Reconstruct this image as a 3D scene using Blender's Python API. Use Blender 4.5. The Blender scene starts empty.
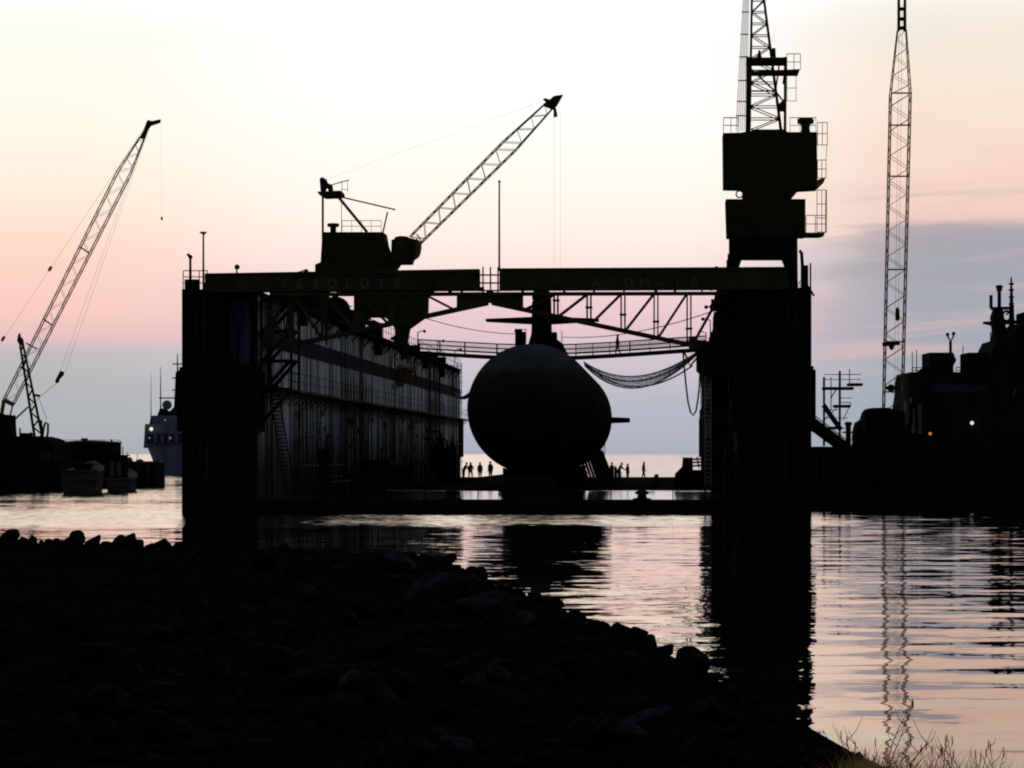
import bpy, math, random
from mathutils import Vector, Matrix, noise
random.seed(7)
R = math.radians
V = Vector
# ---------------------------------------------------------------- camera numbers (pixels of the 1024x768 frame)
F, H, HY, CX = 3200.0, 3.56, 454.0, 512.0
sc = bpy.context.scene
col = sc.collection

def P(px, py, Y):
    """point at distance Y seen at that pixel"""
    return V(((px - CX) / F * Y, Y, H - (py - HY) / F * Y))

YAW = R(2.77)
M_DOCK = Matrix.Translation((-1.0, 190.0, 0)) @ Matrix.Rotation(-YAW, 4, 'Z')
SN, CS = math.sin(YAW), math.cos(YAW)

def D(px, py, v):
    """dock coordinates (u across, v along, z up) of a pixel at dock station v"""
    k = (px - CX) / F
    u = (k * (190 + v * CS) + 1 - v * SN) / (CS + k * SN)
    Y = 190 - u * SN + v * CS
    return V((u, v, H - (py - HY) / F * Y))

# ---------------------------------------------------------------- materials
def mat(name, colr, rough=0.6, metal=0.0, var=0.35, scale=1.2, stretch=(1, 1, 1), col2=None, bump=0.15, spec=0.4):
    m = bpy.data.materials.new(name)
    m.use_nodes = True
    nt = m.node_tree
    b = nt.nodes['Principled BSDF']
    tc = nt.nodes.new('ShaderNodeTexCoord')
    mp = nt.nodes.new('ShaderNodeMapping')
    mp.inputs['Scale'].default_value = stretch
    n = nt.nodes.new('ShaderNodeTexNoise')
    n.inputs['Scale'].default_value = scale
    n.inputs['Detail'].default_value = 6
    n.inputs['Roughness'].default_value = 0.65
    nt.links.new(tc.outputs['Object'], mp.inputs['Vector'])
    nt.links.new(mp.outputs['Vector'], n.inputs['Vector'])
    rp = nt.nodes.new('ShaderNodeValToRGB')
    c2 = col2 or tuple(c * (1 - var) for c in colr)
    rp.color_ramp.elements[0].position = 0.38
    rp.color_ramp.elements[1].position = 0.62
    rp.color_ramp.elements[0].color = (*c2, 1)
    rp.color_ramp.elements[1].color = (*colr, 1)
    nt.links.new(n.outputs['Fac'], rp.inputs['Fac'])
    nt.links.new(rp.outputs['Color'], b.inputs['Base Color'])
    b.inputs['Roughness'].default_value = rough
    b.inputs['Metallic'].default_value = metal
    b.inputs['Specular IOR Level'].default_value = spec
    if bump:
        bp = nt.nodes.new('ShaderNodeBump')
        bp.inputs['Strength'].default_value = bump
        bp.inputs['Distance'].default_value = 0.05
        nt.links.new(n.outputs['Fac'], bp.inputs['Height'])
        nt.links.new(bp.outputs['Normal'], b.inputs['Normal'])
    return m

def lamp_mat(name, c, s):
    m = bpy.data.materials.new(name)
    m.use_nodes = True
    nt = m.node_tree
    b = nt.nodes['Principled BSDF']
    b.inputs['Base Color'].default_value = (*c, 1)
    b.inputs['Emission Color'].default_value = (*c, 1)
    b.inputs['Emission Strength'].default_value = s
    return m

M = dict(
    dock=mat('dark_dock_steel', (0.030, 0.030, 0.028), 0.75, var=0.4, scale=0.5, stretch=(1, 1, .3), col2=(0.026, 0.017, 0.012), spec=0),
    girder=mat('girder_steel', (0.14, 0.13, 0.055), 0.7, scale=0.6, stretch=(1, 1, 2), spec=0),
    steel=mat('dark_painted_steel', (0.06, 0.058, 0.05), 0.65, scale=1.5, spec=0),
    wall=mat('pale_wall_paint', (0.80, 0.87, 0.90), 0.6, scale=0.35, stretch=(1, 1.2, .12), col2=(0.26, 0.27, 0.27), bump=.2, spec=0),
    wall_rib=mat('stained_rib_paint', (0.13, 0.14, 0.15), 0.7, scale=0.6, stretch=(1, 1, .3), col2=(0.05, 0.04, 0.035), spec=0),
    stripe=mat('dark_band_paint', (0.07, 0.075, 0.085), 0.6, scale=.5, spec=0),
    blue=mat('faded_blue_paint', (0.24, 0.25, 0.40), 0.7, scale=1.5, stretch=(2, 1, .1), col2=(0.05, 0.05, 0.06), spec=0),
    catwalk=mat('weathered_walkway_steel', (0.26, 0.20, 0.15), 0.7, scale=.8, col2=(0.10, 0.07, 0.05), spec=0),
    crane=mat('crane_olive_halation', (0.10, 0.09, 0.035), 0.6, scale=1.0, spec=0),  # olive base colour imitates bright sky glow spilling over the cranes
    yellow=mat('crane_yellow_halation', (0.55, 0.40, 0.10), 0.55, scale=1.2, spec=0),  # yellow stands in for sky halation around thin booms and rails
    amber=mat('crane_orange_halation', (0.70, 0.38, 0.16), 0.55, scale=1.2, spec=0),  # orange halation of the backlit lattice and ropes, put into the colour
    rope=mat('wire_rope_steel', (0.20, 0.17, 0.13), 0.6, scale=4, bump=0, spec=0),
    hemp=mat('cable_net_cord', (0.42, 0.42, 0.36), 0.8, scale=4, bump=0, spec=0),
    sail=mat('black_hull_coating', (0.012, 0.012, 0.013), 0.7, scale=1.0, spec=0),
    timber=mat('old_timber', (0.10, 0.075, 0.05), 0.85, scale=2, stretch=(1, .2, 1), spec=0),
    plank=mat('bleached_plank', (0.60, 0.55, 0.48), 0.8, scale=2, spec=0),
    machine=mat('machinery_paint', (0.04, 0.035, 0.03), 0.6, scale=1.5, spec=0),
    brown=mat('rusty_brown_plate', (0.36, 0.20, 0.09), 0.75, scale=1.0, col2=(0.10, 0.05, 0.025), spec=0),
    letter=mat('faded_letter_paint', (0.26, 0.285, 0.25), 0.7, scale=3, col2=(0.20, 0.21, 0.18), spec=0),
    cloth=mat('work_clothes', (0.04, 0.045, 0.055), 0.9, scale=5, bump=0, spec=0),
    hat=mat('hard_hat_plastic', (0.30, 0.27, 0.2), 0.4, scale=5, bump=0, spec=.1),
    quay=mat('tarred_quay_concrete', (0.03, 0.029, 0.027), 0.9, scale=.6, spec=0),
    navy=mat('navy_grey_paint', (0.04, 0.043, 0.046), 0.6, scale=.5, stretch=(1, 1, .3), spec=0),
    white=mat('ship_white_paint', (0.34, 0.40, 0.49), 0.5, scale=.5, stretch=(1, 1, .2), col2=(0.20, 0.24, 0.31), spec=0),
    boat=mat('boat_grey_planking', (0.20, 0.18, 0.155), 0.8, scale=1.5, stretch=(.3, .3, 4), col2=(0.08, 0.07, 0.06), spec=0),
    barge=mat('barge_black_steel', (0.030, 0.028, 0.026), 0.8, scale=.6, spec=0),
    tank=mat('tank_dull_steel', (0.10, 0.095, 0.09), 0.7, scale=.5, stretch=(1, 1, .25), spec=0),
    glass=mat('dark_window_glass', (0.05, 0.06, 0.08), 0.15, scale=1, bump=0),
    pane=mat('pale_door_panel', (0.30, 0.25, 0.23), 0.6, scale=1.5, bump=0, spec=0),
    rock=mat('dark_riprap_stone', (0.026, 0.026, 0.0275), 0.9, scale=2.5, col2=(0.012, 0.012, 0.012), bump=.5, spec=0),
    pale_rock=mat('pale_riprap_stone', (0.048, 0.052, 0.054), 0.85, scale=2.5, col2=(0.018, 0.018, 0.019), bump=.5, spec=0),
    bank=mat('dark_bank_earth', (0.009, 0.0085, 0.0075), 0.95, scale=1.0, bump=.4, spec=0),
    weed=mat('dry_weed_stalk', (0.42, 0.26, 0.10), 0.9, scale=6, bump=0, spec=0),
    l_white=lamp_mat('white_lamp_glow', (1.0, 0.93, 0.75), .9),
    l_red=lamp_mat('red_lamp_glow', (1.0, 0.25, 0.2), .4),
    l_orange=lamp_mat('orange_lamp_glow', (1.0, 0.40, 0.10), .5),
    l_pale=lamp_mat('pale_lamp_glow', (0.85, 1.0, 0.95), .8),
)

def deck_material():
    """dark dock deck, wet with sea water near its open end"""
    m = mat('dock_deck_plating', (0.035, 0.033, 0.03), 0.9, scale=.5, spec=.05)
    nt = m.node_tree
    b = nt.nodes['Principled BSDF']
    tc = nt.nodes.new('ShaderNodeTexCoord')
    sx = nt.nodes.new('ShaderNodeSeparateXYZ')
    nt.links.new(tc.outputs['Object'], sx.inputs[0])
    n = nt.nodes.new('ShaderNodeTexNoise')
    n.inputs['Scale'].default_value = .10
    n.inputs['Detail'].default_value = 3
    nt.links.new(tc.outputs['Object'], n.inputs['Vector'])
    ma = nt.nodes.new('ShaderNodeMath'); ma.operation = 'MULTIPLY_ADD'
    nt.links.new(n.outputs['Fac'], ma.inputs[0]); ma.inputs[1].default_value = 40.0
    nt.links.new(sx.outputs['Y'], ma.inputs[2])
    mr = nt.nodes.new('ShaderNodeMapRange')
    mr.inputs['From Min'].default_value = 64; mr.inputs['From Max'].default_value = 70
    nt.links.new(ma.outputs[0], mr.inputs['Value'])       # 0 wet .. 1 dry
    r = nt.nodes.new('ShaderNodeMapRange'); r.inputs['To Min'].default_value = .05; r.inputs['To Max'].default_value = .95
    nt.links.new(mr.outputs[0], r.inputs['Value']); nt.links.new(r.outputs[0], b.inputs['Roughness'])
    s = nt.nodes.new('ShaderNodeMapRange'); s.inputs['To Min'].default_value = .6; s.inputs['To Max'].default_value = 0.0
    nt.links.new(mr.outputs[0], s.inputs['Value']); nt.links.new(s.outputs[0], b.inputs['Specular IOR Level'])
    return m
M['deck'] = deck_material()
def thin_leaf():
    """dry blades let the low sky shine through"""
    nt = M['weed'].node_tree; b = nt.nodes['Principled BSDF']
    src = b.inputs['Base Color'].links[0].from_socket
    tr = nt.nodes.new('ShaderNodeBsdfTranslucent'); nt.links.new(src, tr.inputs['Color'])
    mx = nt.nodes.new('ShaderNodeMixShader'); mx.inputs[0].default_value = .38
    nt.links.new(b.outputs[0], mx.inputs[1]); nt.links.new(tr.outputs[0], mx.inputs[2])
    nt.links.new(mx.outputs[0], nt.nodes['Material Output'].inputs['Surface'])
thin_leaf()

def fouled_wall():
    """pale wall paint, dark and slimy over the part that floods"""
    m = M['wall']; nt = m.node_tree; b = nt.nodes['Principled BSDF']
    src = b.inputs['Base Color'].links[0].from_socket
    tc = nt.nodes.new('ShaderNodeTexCoord')
    sx = nt.nodes.new('ShaderNodeSeparateXYZ'); nt.links.new(tc.outputs['Object'], sx.inputs[0])
    mp = nt.nodes.new('ShaderNodeMapping'); mp.inputs['Scale'].default_value = (1, .35, .05)
    nt.links.new(tc.outputs['Object'], mp.inputs['Vector'])
    n = nt.nodes.new('ShaderNodeTexNoise'); n.inputs['Scale'].default_value = 1.2; n.inputs['Detail'].default_value = 5
    nt.links.new(mp.outputs[0], n.inputs['Vector'])
    ma = nt.nodes.new('ShaderNodeMath'); ma.operation = 'MULTIPLY_ADD'; ma.inputs[1].default_value = 7.0
    nt.links.new(n.outputs['Fac'], ma.inputs[0]); nt.links.new(sx.outputs['Z'], ma.inputs[2])
    mr = nt.nodes.new('ShaderNodeMapRange'); mr.interpolation_type = 'SMOOTHSTEP'
    mr.inputs['From Min'].default_value = 5.5; mr.inputs['From Max'].default_value = 10.8
    nt.links.new(ma.outputs[0], mr.inputs['Value'])
    mx = nt.nodes.new('ShaderNodeMix'); mx.data_type = 'RGBA'
    nt.links.new(mr.outputs[0], mx.inputs[0]); mx.inputs[6].default_value = (.07, .07, .065, 1); nt.links.new(src, mx.inputs[7])
    nt.links.new(mx.outputs[2], b.inputs['Base Color'])
fouled_wall()

def hull_material():
    """black upper hull, dull dark red anti-fouling below the paint line"""
    m = mat('submarine_hull_paint', (0.085, 0.09, 0.095), 0.45, scale=.7, stretch=(1, .3, 1), spec=.5, bump=.05)
    nt = m.node_tree
    b = nt.nodes['Principled BSDF']
    src = b.inputs['Base Color'].links[0].from_socket
    tc = nt.nodes.new('ShaderNodeTexCoord')
    sx = nt.nodes.new('ShaderNodeSeparateXYZ'); nt.links.new(tc.outputs['Object'], sx.inputs[0])
    mr = nt.nodes.new('ShaderNodeMapRange')
    mr.inputs['From Min'].default_value = 9.25; mr.inputs['From Max'].default_value = 9.95
    n3 = nt.nodes.new('ShaderNodeTexNoise'); n3.inputs['Scale'].default_value = .9; n3.inputs['Detail'].default_value = 6
    mp3 = nt.nodes.new('ShaderNodeMapping'); mp3.inputs['Scale'].default_value = (1.6, .5, .35)
    nt.links.new(tc.outputs['Object'], mp3.inputs['Vector']); nt.links.new(mp3.outputs[0], n3.inputs['Vector'])
    ma3 = nt.nodes.new('ShaderNodeMath'); ma3.operation = 'MULTIPLY_ADD'; ma3.inputs[1].default_value = 1.1
    nt.links.new(n3.outputs['Fac'], ma3.inputs[0]); nt.links.new(sx.outputs['Z'], ma3.inputs[2])
    mn3 = nt.nodes.new('ShaderNodeMath'); mn3.operation = 'SUBTRACT'; mn3.inputs[1].default_value = .35
    nt.links.new(ma3.outputs[0], mn3.inputs[0]); nt.links.new(mn3.outputs[0], mr.inputs['Value'])
    n2 = nt.nodes.new('ShaderNodeTexNoise'); n2.inputs['Scale'].default_value = .8; n2.inputs['Detail'].default_value = 5
    nt.links.new(tc.outputs['Object'], n2.inputs['Vector'])
    rp = nt.nodes.new('ShaderNodeValToRGB')
    rp.color_ramp.elements[0].color = (0.032, 0.022, 0.017, 1); rp.color_ramp.elements[1].color = (0.085, 0.056, 0.044, 1)
    nt.links.new(n2.outputs['Fac'], rp.inputs['Fac'])
    mx = nt.nodes.new('ShaderNodeMix'); mx.data_type = 'RGBA'
    nt.links.new(mr.outputs[0], mx.inputs[0]); nt.links.new(rp.outputs['Color'], mx.inputs[6]); nt.links.new(src, mx.inputs[7])
    nt.links.new(mx.outputs[2], b.inputs['Base Color'])
    r = nt.nodes.new('ShaderNodeMapRange'); r.inputs['To Min'].default_value = .75; r.inputs['To Max'].default_value = .36
    nt.links.new(mr.outputs[0], r.inputs['Value']); nt.links.new(r.outputs[0], b.inputs['Roughness'])
    s = nt.nodes.new('ShaderNodeMapRange'); s.inputs['To Min'].default_value = 0.0; s.inputs['To Max'].default_value = .0
    nt.links.new(mr.outputs[0], s.inputs['Value']); nt.links.new(s.outputs[0], b.inputs['Specular IOR Level'])
    return m
M['hull'] = hull_material()

# ---------------------------------------------------------------- mesh builder
W = {}          # world matrix of each linked object

def tag(o, label=None, cat=None, group=None, kind=None):
    if label: o['label'] = label
    if cat: o['category'] = cat
    if group: o['group'] = group
    if kind: o['kind'] = kind
    return o

def empty(name, loc=None, matrix=None, label=None, cat=None, group=None):
    o = bpy.data.objects.new(name, None)
    o.empty_display_size = .5
    col.objects.link(o)
    mtx = matrix.copy() if matrix is not None else Matrix.Translation(loc)
    o.matrix_world = mtx
    W[o] = mtx
    return tag(o, label, cat, group)

class MB:
    def __init__(self, k=1.0):
        self.v, self.f, self.s, self.k = [], [], [], k      # k: size factor for sections and radii
    def add(self, vs, fs, smooth=False):
        b = len(self.v)
        self.v += [V(p) for p in vs]
        self.f += [tuple(i + b for i in f) for f in fs]
        self.s += [smooth] * len(fs)
        return self
    def box(self, x0, x1, y0, y1, z0, z1):
        j = lambda: random.uniform(-.0025, .0025)
        x0, x1, y0, y1, z0, z1 = x0 + j(), x1 + j(), y0 + j(), y1 + j(), z0 + j(), z1 + j()
        vs = [(x, y, z) for z in (z0, z1) for (x, y) in ((x0, y0), (x1, y0), (x1, y1), (x0, y1))]
        return self.add(vs, [(3, 2, 1, 0), (4, 5, 6, 7), (0, 1, 5, 4), (1, 2, 6, 5), (2, 3, 7, 6), (3, 0, 4, 7)])
    def bar(self, p, q, w, h=None):
        p, q = V(p), V(q); h = (h or w) * self.k; w = w * self.k
        d = (q - p)
        if d.length < 1e-6: return self
        d.normalize()
        a = d.cross(V((0, 0, 1)))
        if a.length < .05: a = d.cross(V((0, 1, 0)))
        a.normalize(); c = a.cross(d)
        w *= random.uniform(.985, 1.015); h *= random.uniform(.985, 1.015)
        o = [a * sx * w / 2 + c * sz * h / 2 for sx, sz in ((-1, -1), (1, -1), (1, 1), (-1, 1))]
        return self.add([p + k for k in o] + [q + k for k in o],
                        [(3, 2, 1, 0), (4, 5, 6, 7), (0, 1, 5, 4), (1, 2, 6, 5), (2, 3, 7, 6), (3, 0, 4, 7)])
    def tube(self, p, q, r, n=6, r2=None):
        return self.path([p, q], r, n, r2)
    def path(self, pts, r, n=6, r2=None):
        pts = [V(p) for p in pts]
        r2 = (r if r2 is None else r2) * self.k; r = r * self.k
        base = len(self.v); m = len(pts)
        ref = None
        for i, p in enumerate(pts):
            d = pts[min(i + 1, m - 1)] - pts[max(i - 1, 0)]
            d.normalize()
            if ref is None:
                ref = d.cross(V((0, 0, 1)))
                if ref.length < .05: ref = d.cross(V((0, 1, 0)))
            a = ref - d * ref.dot(d); a.normalize(); ref = a
            c = d.cross(a)
            rr = r + (r2 - r) * i / (m - 1)
            self.v += [p + (a * math.cos(t) + c * math.sin(t)) * rr for t in [2 * math.pi * k / n for k in range(n)]]
        for i in range(m - 1):
            for k in range(n):
                a, b = base + i * n + k, base + i * n + (k + 1) % n
                self.f.append((a, b, b + n, a + n)); self.s.append(True)
        self.f.append(tuple(base + k for k in reversed(range(n)))); self.s.append(False)
        self.f.append(tuple(base + (m - 1) * n + k for k in range(n))); self.s.append(False)
        return self
    def prism(self, front, back):
        """two matching outlines joined into a solid"""
        n = len(front)
        return self.add(list(front) + list(back),
                        [tuple(range(n)), tuple(reversed(range(n, 2 * n)))] +
                        [((i + 1) % n, i, i + n, (i + 1) % n + n) for i in range(n)])
    def lathe(self, prof, c, n=16, axis='Z', smooth=True):
        base = len(self.v); c = V(c); prof = [(a * self.k, b * self.k) for a, b in prof]
        for (r, h) in prof:
            for k in range(n):
                t = 2 * math.pi * k / n
                x, y = r * math.cos(t), r * math.sin(t)
                self.v.append(c + (V((x, y, h)) if axis == 'Z' else V((x, h, y)) if axis == 'Y' else V((h, x, y))))
        m = len(prof)
        for i in range(m - 1):
            for k in range(n):
                a, b = base + i * n + k, base + i * n + (k + 1) % n
                self.f.append((a, b, b + n, a + n)); self.s.append(smooth)
        self.f.append(tuple(base + k for k in reversed(range(n)))); self.s.append(False)
        self.f.append(tuple(base + (m - 1) * n + k for k in range(n))); self.s.append(False)
        return self
    def ball(self, c, r, n=10):
        return self.lathe([(max(.02 * r, r * math.sin(math.pi * i / n)), -r * math.cos(math.pi * i / n)) for i in range(n + 1)], c, n + 2)
    def build(self, name, m, parent=None, frame=None, smooth=None):
        fr = frame if frame is not None else Matrix.Identity(4)
        pts = [fr @ p for p in self.v]
        if parent is not None:
            mw = W[parent]
        else:
            xs, ys, zs = zip(*pts)
            mw = Matrix.Translation(((min(xs) + max(xs)) / 2, (min(ys) + max(ys)) / 2, min(zs)))
        inv = mw.inverted()
        me = bpy.data.meshes.new(name)
        me.from_pydata([inv @ p for p in pts], [], self.f)
        me.polygons.foreach_set('use_smooth', self.s)
        me.materials.append(M[m] if isinstance(m, str) else m)
        me.validate()
        import bmesh
        bm = bmesh.new(); bm.from_mesh(me)
        bmesh.ops.recalc_face_normals(bm, faces=bm.faces)
        bm.to_mesh(me); bm.free()
        o = bpy.data.objects.new(name, me)
        col.objects.link(o)
        if parent is not None:
            o.parent = parent
        else:
            o.matrix_world = mw
        W[o] = mw
        return o

def copy_tree(o, parent=None):
    c = o.copy(); col.objects.link(c)
    if parent is not None: c.parent = parent
    for ch in [x for x in bpy.data.objects if x.parent == o]:
        copy_tree(ch, c)
    return c

def lattice(mb, a0, a1, b0, b1, depth, n, rc, rl, cross=True, d0=None, d1=None):
    """lattice boom: chord a0->a1 and chord b0->b1, both doubled by the depth vector"""
    a0, a1, b0, b1 = V(a0), V(a1), V(b0), V(b1)
    d0 = V(depth) if d0 is None else V(d0); d1 = V(depth) if d1 is None else V(d1)
    L = lambda p, q, t: p + (q - p) * t
    for s in (-1, 1):
        mb.tube(a0 + d0 * s / 2, a1 + d1 * s / 2, rc, 6)
        mb.tube(b0 + d0 * s / 2, b1 + d1 * s / 2, rc, 6)
    for i in range(n):
        t, u = i / n, (i + 1) / n
        dt, du = d0 + (d1 - d0) * t, d0 + (d1 - d0) * u
        for s in (-1, 1):
            p, q = (L(a0, a1, t), L(b0, b1, u)) if i % 2 == 0 else (L(b0, b1, t), L(a0, a1, u))
            mb.tube(p + dt * s / 2, q + du * s / 2, rl, 5)
            if cross: mb.tube(L(a0, a1, t) + dt * s / 2, L(b0, b1, t) + dt * s / 2, rl, 5)
        for (x0, x1) in ((a0, a1), (b0, b1)):
            s = 1 if i % 2 else -1
            mb.tube(L(x0, x1, t) - dt * s / 2, L(x0, x1, u) + du * s / 2, rl, 5)
            if cross: mb.tube(L(x0, x1, t) - dt / 2, L(x0, x1, t) + dt / 2, rl, 5)
    return mb

def catenary(a, b, sag, n=20):
    a, b = V(a), V(b)
    return [a + (b - a) * (i / n) - V((0, 0, sag * 4 * (i / n) * (1 - i / n))) for i in range(n + 1)]

def rail(mb, pts, h, r=.03, posts=True, rows=2):
    pts = [V(p) for p in pts]
    for k in range(rows):
        z = V((0, 0, h * (k + 1) / rows))
        for p, q in zip(pts, pts[1:]): mb.tube(p + z, q + z, r, 5)
    if posts:
        for p in pts: mb.tube(p, p + V((0, 0, h)), r, 5)
    return mb

def spaced(p, q, n): return [V(p) + (V(q) - V(p)) * i / n for i in range(n + 1)]

def ladder(mb, a, b, side, n, r=.03):
    a, b, side = V(a), V(b), V(side)
    for s in (-1, 1): mb.tube(a + side * s / 2, b + side * s / 2, r * 1.2, 5)
    for i in range(1, n):
        p = a + (b - a) * i / n
        mb.tube(p - side / 2, p + side / 2, r, 4)
    return mb

# ================================================================ camera
cd = bpy.data.cameras.new('camera')
cd.sensor_width = 36.0
cd.lens = F / 1024 * 36.0
cd.shift_y = (HY - 384) / 1024
cd.clip_start, cd.clip_end = .5, 80000
cam = bpy.data.objects.new('camera', cd)
cam.location = (0, 0, H)
cam.rotation_euler = (R(90), 0, 0)
col.objects.link(cam)
sc.camera = cam

# ================================================================ sky and light
def srgb(c): return tuple(((x / 255) / 12.92 if x <= 10 else ((x / 255 + .055) / 1.055) ** 2.4) for x in c)

def make_world():
    w = bpy.data.worlds.new('World'); sc.world = w
    w.use_nodes = True
    nt = w.node_tree; nt.nodes.clear()
    N = lambda t: nt.nodes.new(t)
    LK = nt.links.new
    def math_(op, a, b=None, c=None):
        n = N('ShaderNodeMath'); n.operation = op
        for i, x in enumerate((a, b, c)):
            if x is None: continue
            if isinstance(x, (int, float)): n.inputs[i].default_value = x
            else: LK(x, n.inputs[i])
        return n.outputs[0]
    def mrange(x, a, b, lo=0., hi=1., smooth=True):
        n = N('ShaderNodeMapRange'); n.interpolation_type = 'SMOOTHSTEP' if smooth else 'LINEAR'
        for i, k in ((1, a), (2, b), (3, lo), (4, hi)): n.inputs[i].default_value = k
        LK(x, n.inputs[0]); return n.outputs[0]
    def mix(f, a, b):
        n = N('ShaderNodeMix'); n.data_type = 'RGBA'
        LK(f, n.inputs[0]); LK(a, n.inputs[6]); LK(b, n.inputs[7]); return n.outputs[2]
    tc = N('ShaderNodeTexCoord'); sx = N('ShaderNodeSeparateXYZ'); LK(tc.outputs['Generated'], sx.inputs[0])
    x, y, z = sx.outputs
    el = math_('MULTIPLY', math_('ARCSINE', z), 57.29578)
    az = math_('MULTIPLY', math_('ARCTAN2', x, y), 57.29578)
    right = mrange(az, 3.0, 7.6); left = mrange(math_('MULTIPLY', az, -1), 2.6, 8.2)
    # stretched cloud noise in direction space
    cv = N('ShaderNodeCombineXYZ')
    LK(math_('MULTIPLY', az, .26), cv.inputs[0])
    LK(math_('ADD', math_('MULTIPLY', el, 1.0), math_('MULTIPLY', az, -.055)), cv.inputs[1])
    n1 = N('ShaderNodeTexNoise'); n1.inputs['Scale'].default_value = 1.15; n1.inputs['Detail'].default_value = 5; n1.inputs['Roughness'].default_value = .5
    LK(cv.outputs[0], n1.inputs['Vector'])
    nz = math_('SUBTRACT', n1.outputs['Fac'], .5)
    amp = math_('ADD', .25, math_('MULTIPLY', right, 2.6))
    fade = mrange(el, .4, 2.2)
    e2 = math_('ADD', el, math_('MULTIPLY', math_('MULTIPLY', nz, amp), fade))
    t = math_('SQRT', math_('MAXIMUM', math_('DIVIDE', e2, 90.0), 0.0))
    def ramp(stops):
        n = N('ShaderNodeValToRGB'); cr = n.color_ramp
        up = [(11, (1, .91, .80)), (19, (.80, .74, .70)), (28, (.38, .42, .48)), (45, (.24, .29, .36)), (90, (.12, .15, .20))]
        L = [(math.degrees(math.atan((HY - yy) / F)), srgb(c)) for yy, c in stops] + up
        L = [(math.sqrt(max(e, 0) / 90), c) for e, c in L]
        while len(cr.elements) > 1: cr.elements.remove(cr.elements[-1])
        cr.elements[0].position = L[0][0]; cr.elements[0].color = (*L[0][1], 1)
        for p, c in L[1:]:
            e = cr.elements.new(p); e.color = (*c, 1)
        LK(t, n.inputs[0]); return n.outputs[0]
    C = ramp([(454, (163, 173, 189)), (400, (179, 186, 199)), (362, (203, 196, 208)), (330, (227, 197, 205)), (300, (239, 207, 211)),
              (270, (248, 226, 224)), (220, (255, 244, 232)), (160, (255, 253, 245)), (90, (255, 255, 255)), (0, (255, 255, 255))])
    Lf = ramp([(454, (160, 172, 180)), (430, (170, 180, 184)), (385, (178, 183, 187)), (354, (188, 187, 190)), (338, (230, 193, 193)),
               (310, (247, 205, 195)), (260, (252, 214, 200)), (200, (254, 235, 217)), (120, (254, 249, 234)), (60, (253, 251, 240)), (0, (247, 250, 242))])
    Rt = ramp([(454, (146, 163, 174)), (380, (159, 172, 184)), (300, (162, 168, 180)), (258, (166, 166, 177)), (242, (196, 178, 182)),
               (224, (236, 200, 192)), (150, (248, 219, 203)), (80, (248, 231, 214)), (0, (237, 232, 223))])
    c = mix(left, C, Lf); c = mix(right, c, Rt)
    # thin pink streaks across the low bank of cloud on the right
    sv = N('ShaderNodeCombineXYZ'); LK(math_('MULTIPLY', az, .22), sv.inputs[0]); LK(math_('ADD', math_('MULTIPLY', el, 2.3), math_('MULTIPLY', az, -.16)), sv.inputs[1])
    n2 = N('ShaderNodeTexNoise'); n2.inputs['Scale'].default_value = 1.0; n2.inputs['Detail'].default_value = 4; n2.inputs['Roughness'].default_value = .5
    LK(sv.outputs[0], n2.inputs['Vector'])
    st = math_('MULTIPLY', mrange(n2.outputs['Fac'], .50, .66), math_('MULTIPLY', mrange(el, .9, 2.0), mrange(el, 3.6, 4.4, 1., 0.)))
    st = math_('MULTIPLY', math_('MULTIPLY', st, mrange(az, 3.5, 6.5)), .6)
    pk = N('ShaderNodeRGB'); pk.outputs[0].default_value = (*srgb((222, 187, 183)), 1)
    c = mix(st, c, pk.outputs[0])
    dk = math_('MULTIPLY', math_('MULTIPLY', mrange(n2.outputs['Fac'], .50, .36), math_('MULTIPLY', mrange(el, 2.6, 3.3), mrange(el, 4.3, 4.9, 1., 0.))), math_('MULTIPLY', mrange(az, 4.0, 7.5), .75))
    bl = N('ShaderNodeRGB'); bl.outputs[0].default_value = (*srgb((168, 166, 172)), 1)
    c = mix(dk, c, bl.outputs[0])
    aaz = math_('ABSOLUTE', az)
    wgt = mrange(aaz, 13., 100., 1., 0.0)
    back = N('ShaderNodeRGB'); back.outputs[0].default_value = (.034, .045, .062, 1)
    c = mix(wgt, back.outputs[0], c)
    glow = N('ShaderNodeBackground'); LK(c, glow.inputs[0]); 
    # the afterglow is strongest just above the top of the frame
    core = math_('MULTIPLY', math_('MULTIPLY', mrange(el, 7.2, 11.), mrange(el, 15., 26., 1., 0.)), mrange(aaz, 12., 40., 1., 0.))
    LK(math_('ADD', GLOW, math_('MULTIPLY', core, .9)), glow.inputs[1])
    sky = N('ShaderNodeTexSky'); sky.sky_type = 'NISHITA'; sky.sun_disc = False
    sky.sun_elevation = R(1.5); sky.sun_rotation = R(-2.0)
    amb = N('ShaderNodeBackground'); LK(sky.outputs[0], amb.inputs[0]); amb.inputs[1].default_value = NISHITA
    ad = N('ShaderNodeAddShader'); LK(glow.outputs[0], ad.inputs[0]); LK(amb.outputs[0], ad.inputs[1])
    out = N('ShaderNodeOutputWorld'); LK(ad.outputs[0], out.inputs[0])
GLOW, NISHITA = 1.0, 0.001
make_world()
sl = bpy.data.lights.new('sun', 'SUN'); sl.energy = 0.012; sl.angle = R(16); sl.color = (1, .80, .62)
so = bpy.data.objects.new('sun', sl); col.objects.link(so)
so.rotation_euler = (R(90 - 7.0), 0, R(180 + 1.0)); so.location = (0, 0, 60)
so['kind'] = 'helper'
vs = sc.view_settings
sc.display_settings.display_device = 'sRGB'
vs.view_transform = 'Standard'; vs.look = 'None'; vs.exposure = 0; vs.gamma = 1
vs.use_curve_mapping = False
sc.cycles.filter_width = 2.0
sc.cycles.max_bounces = 6

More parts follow.
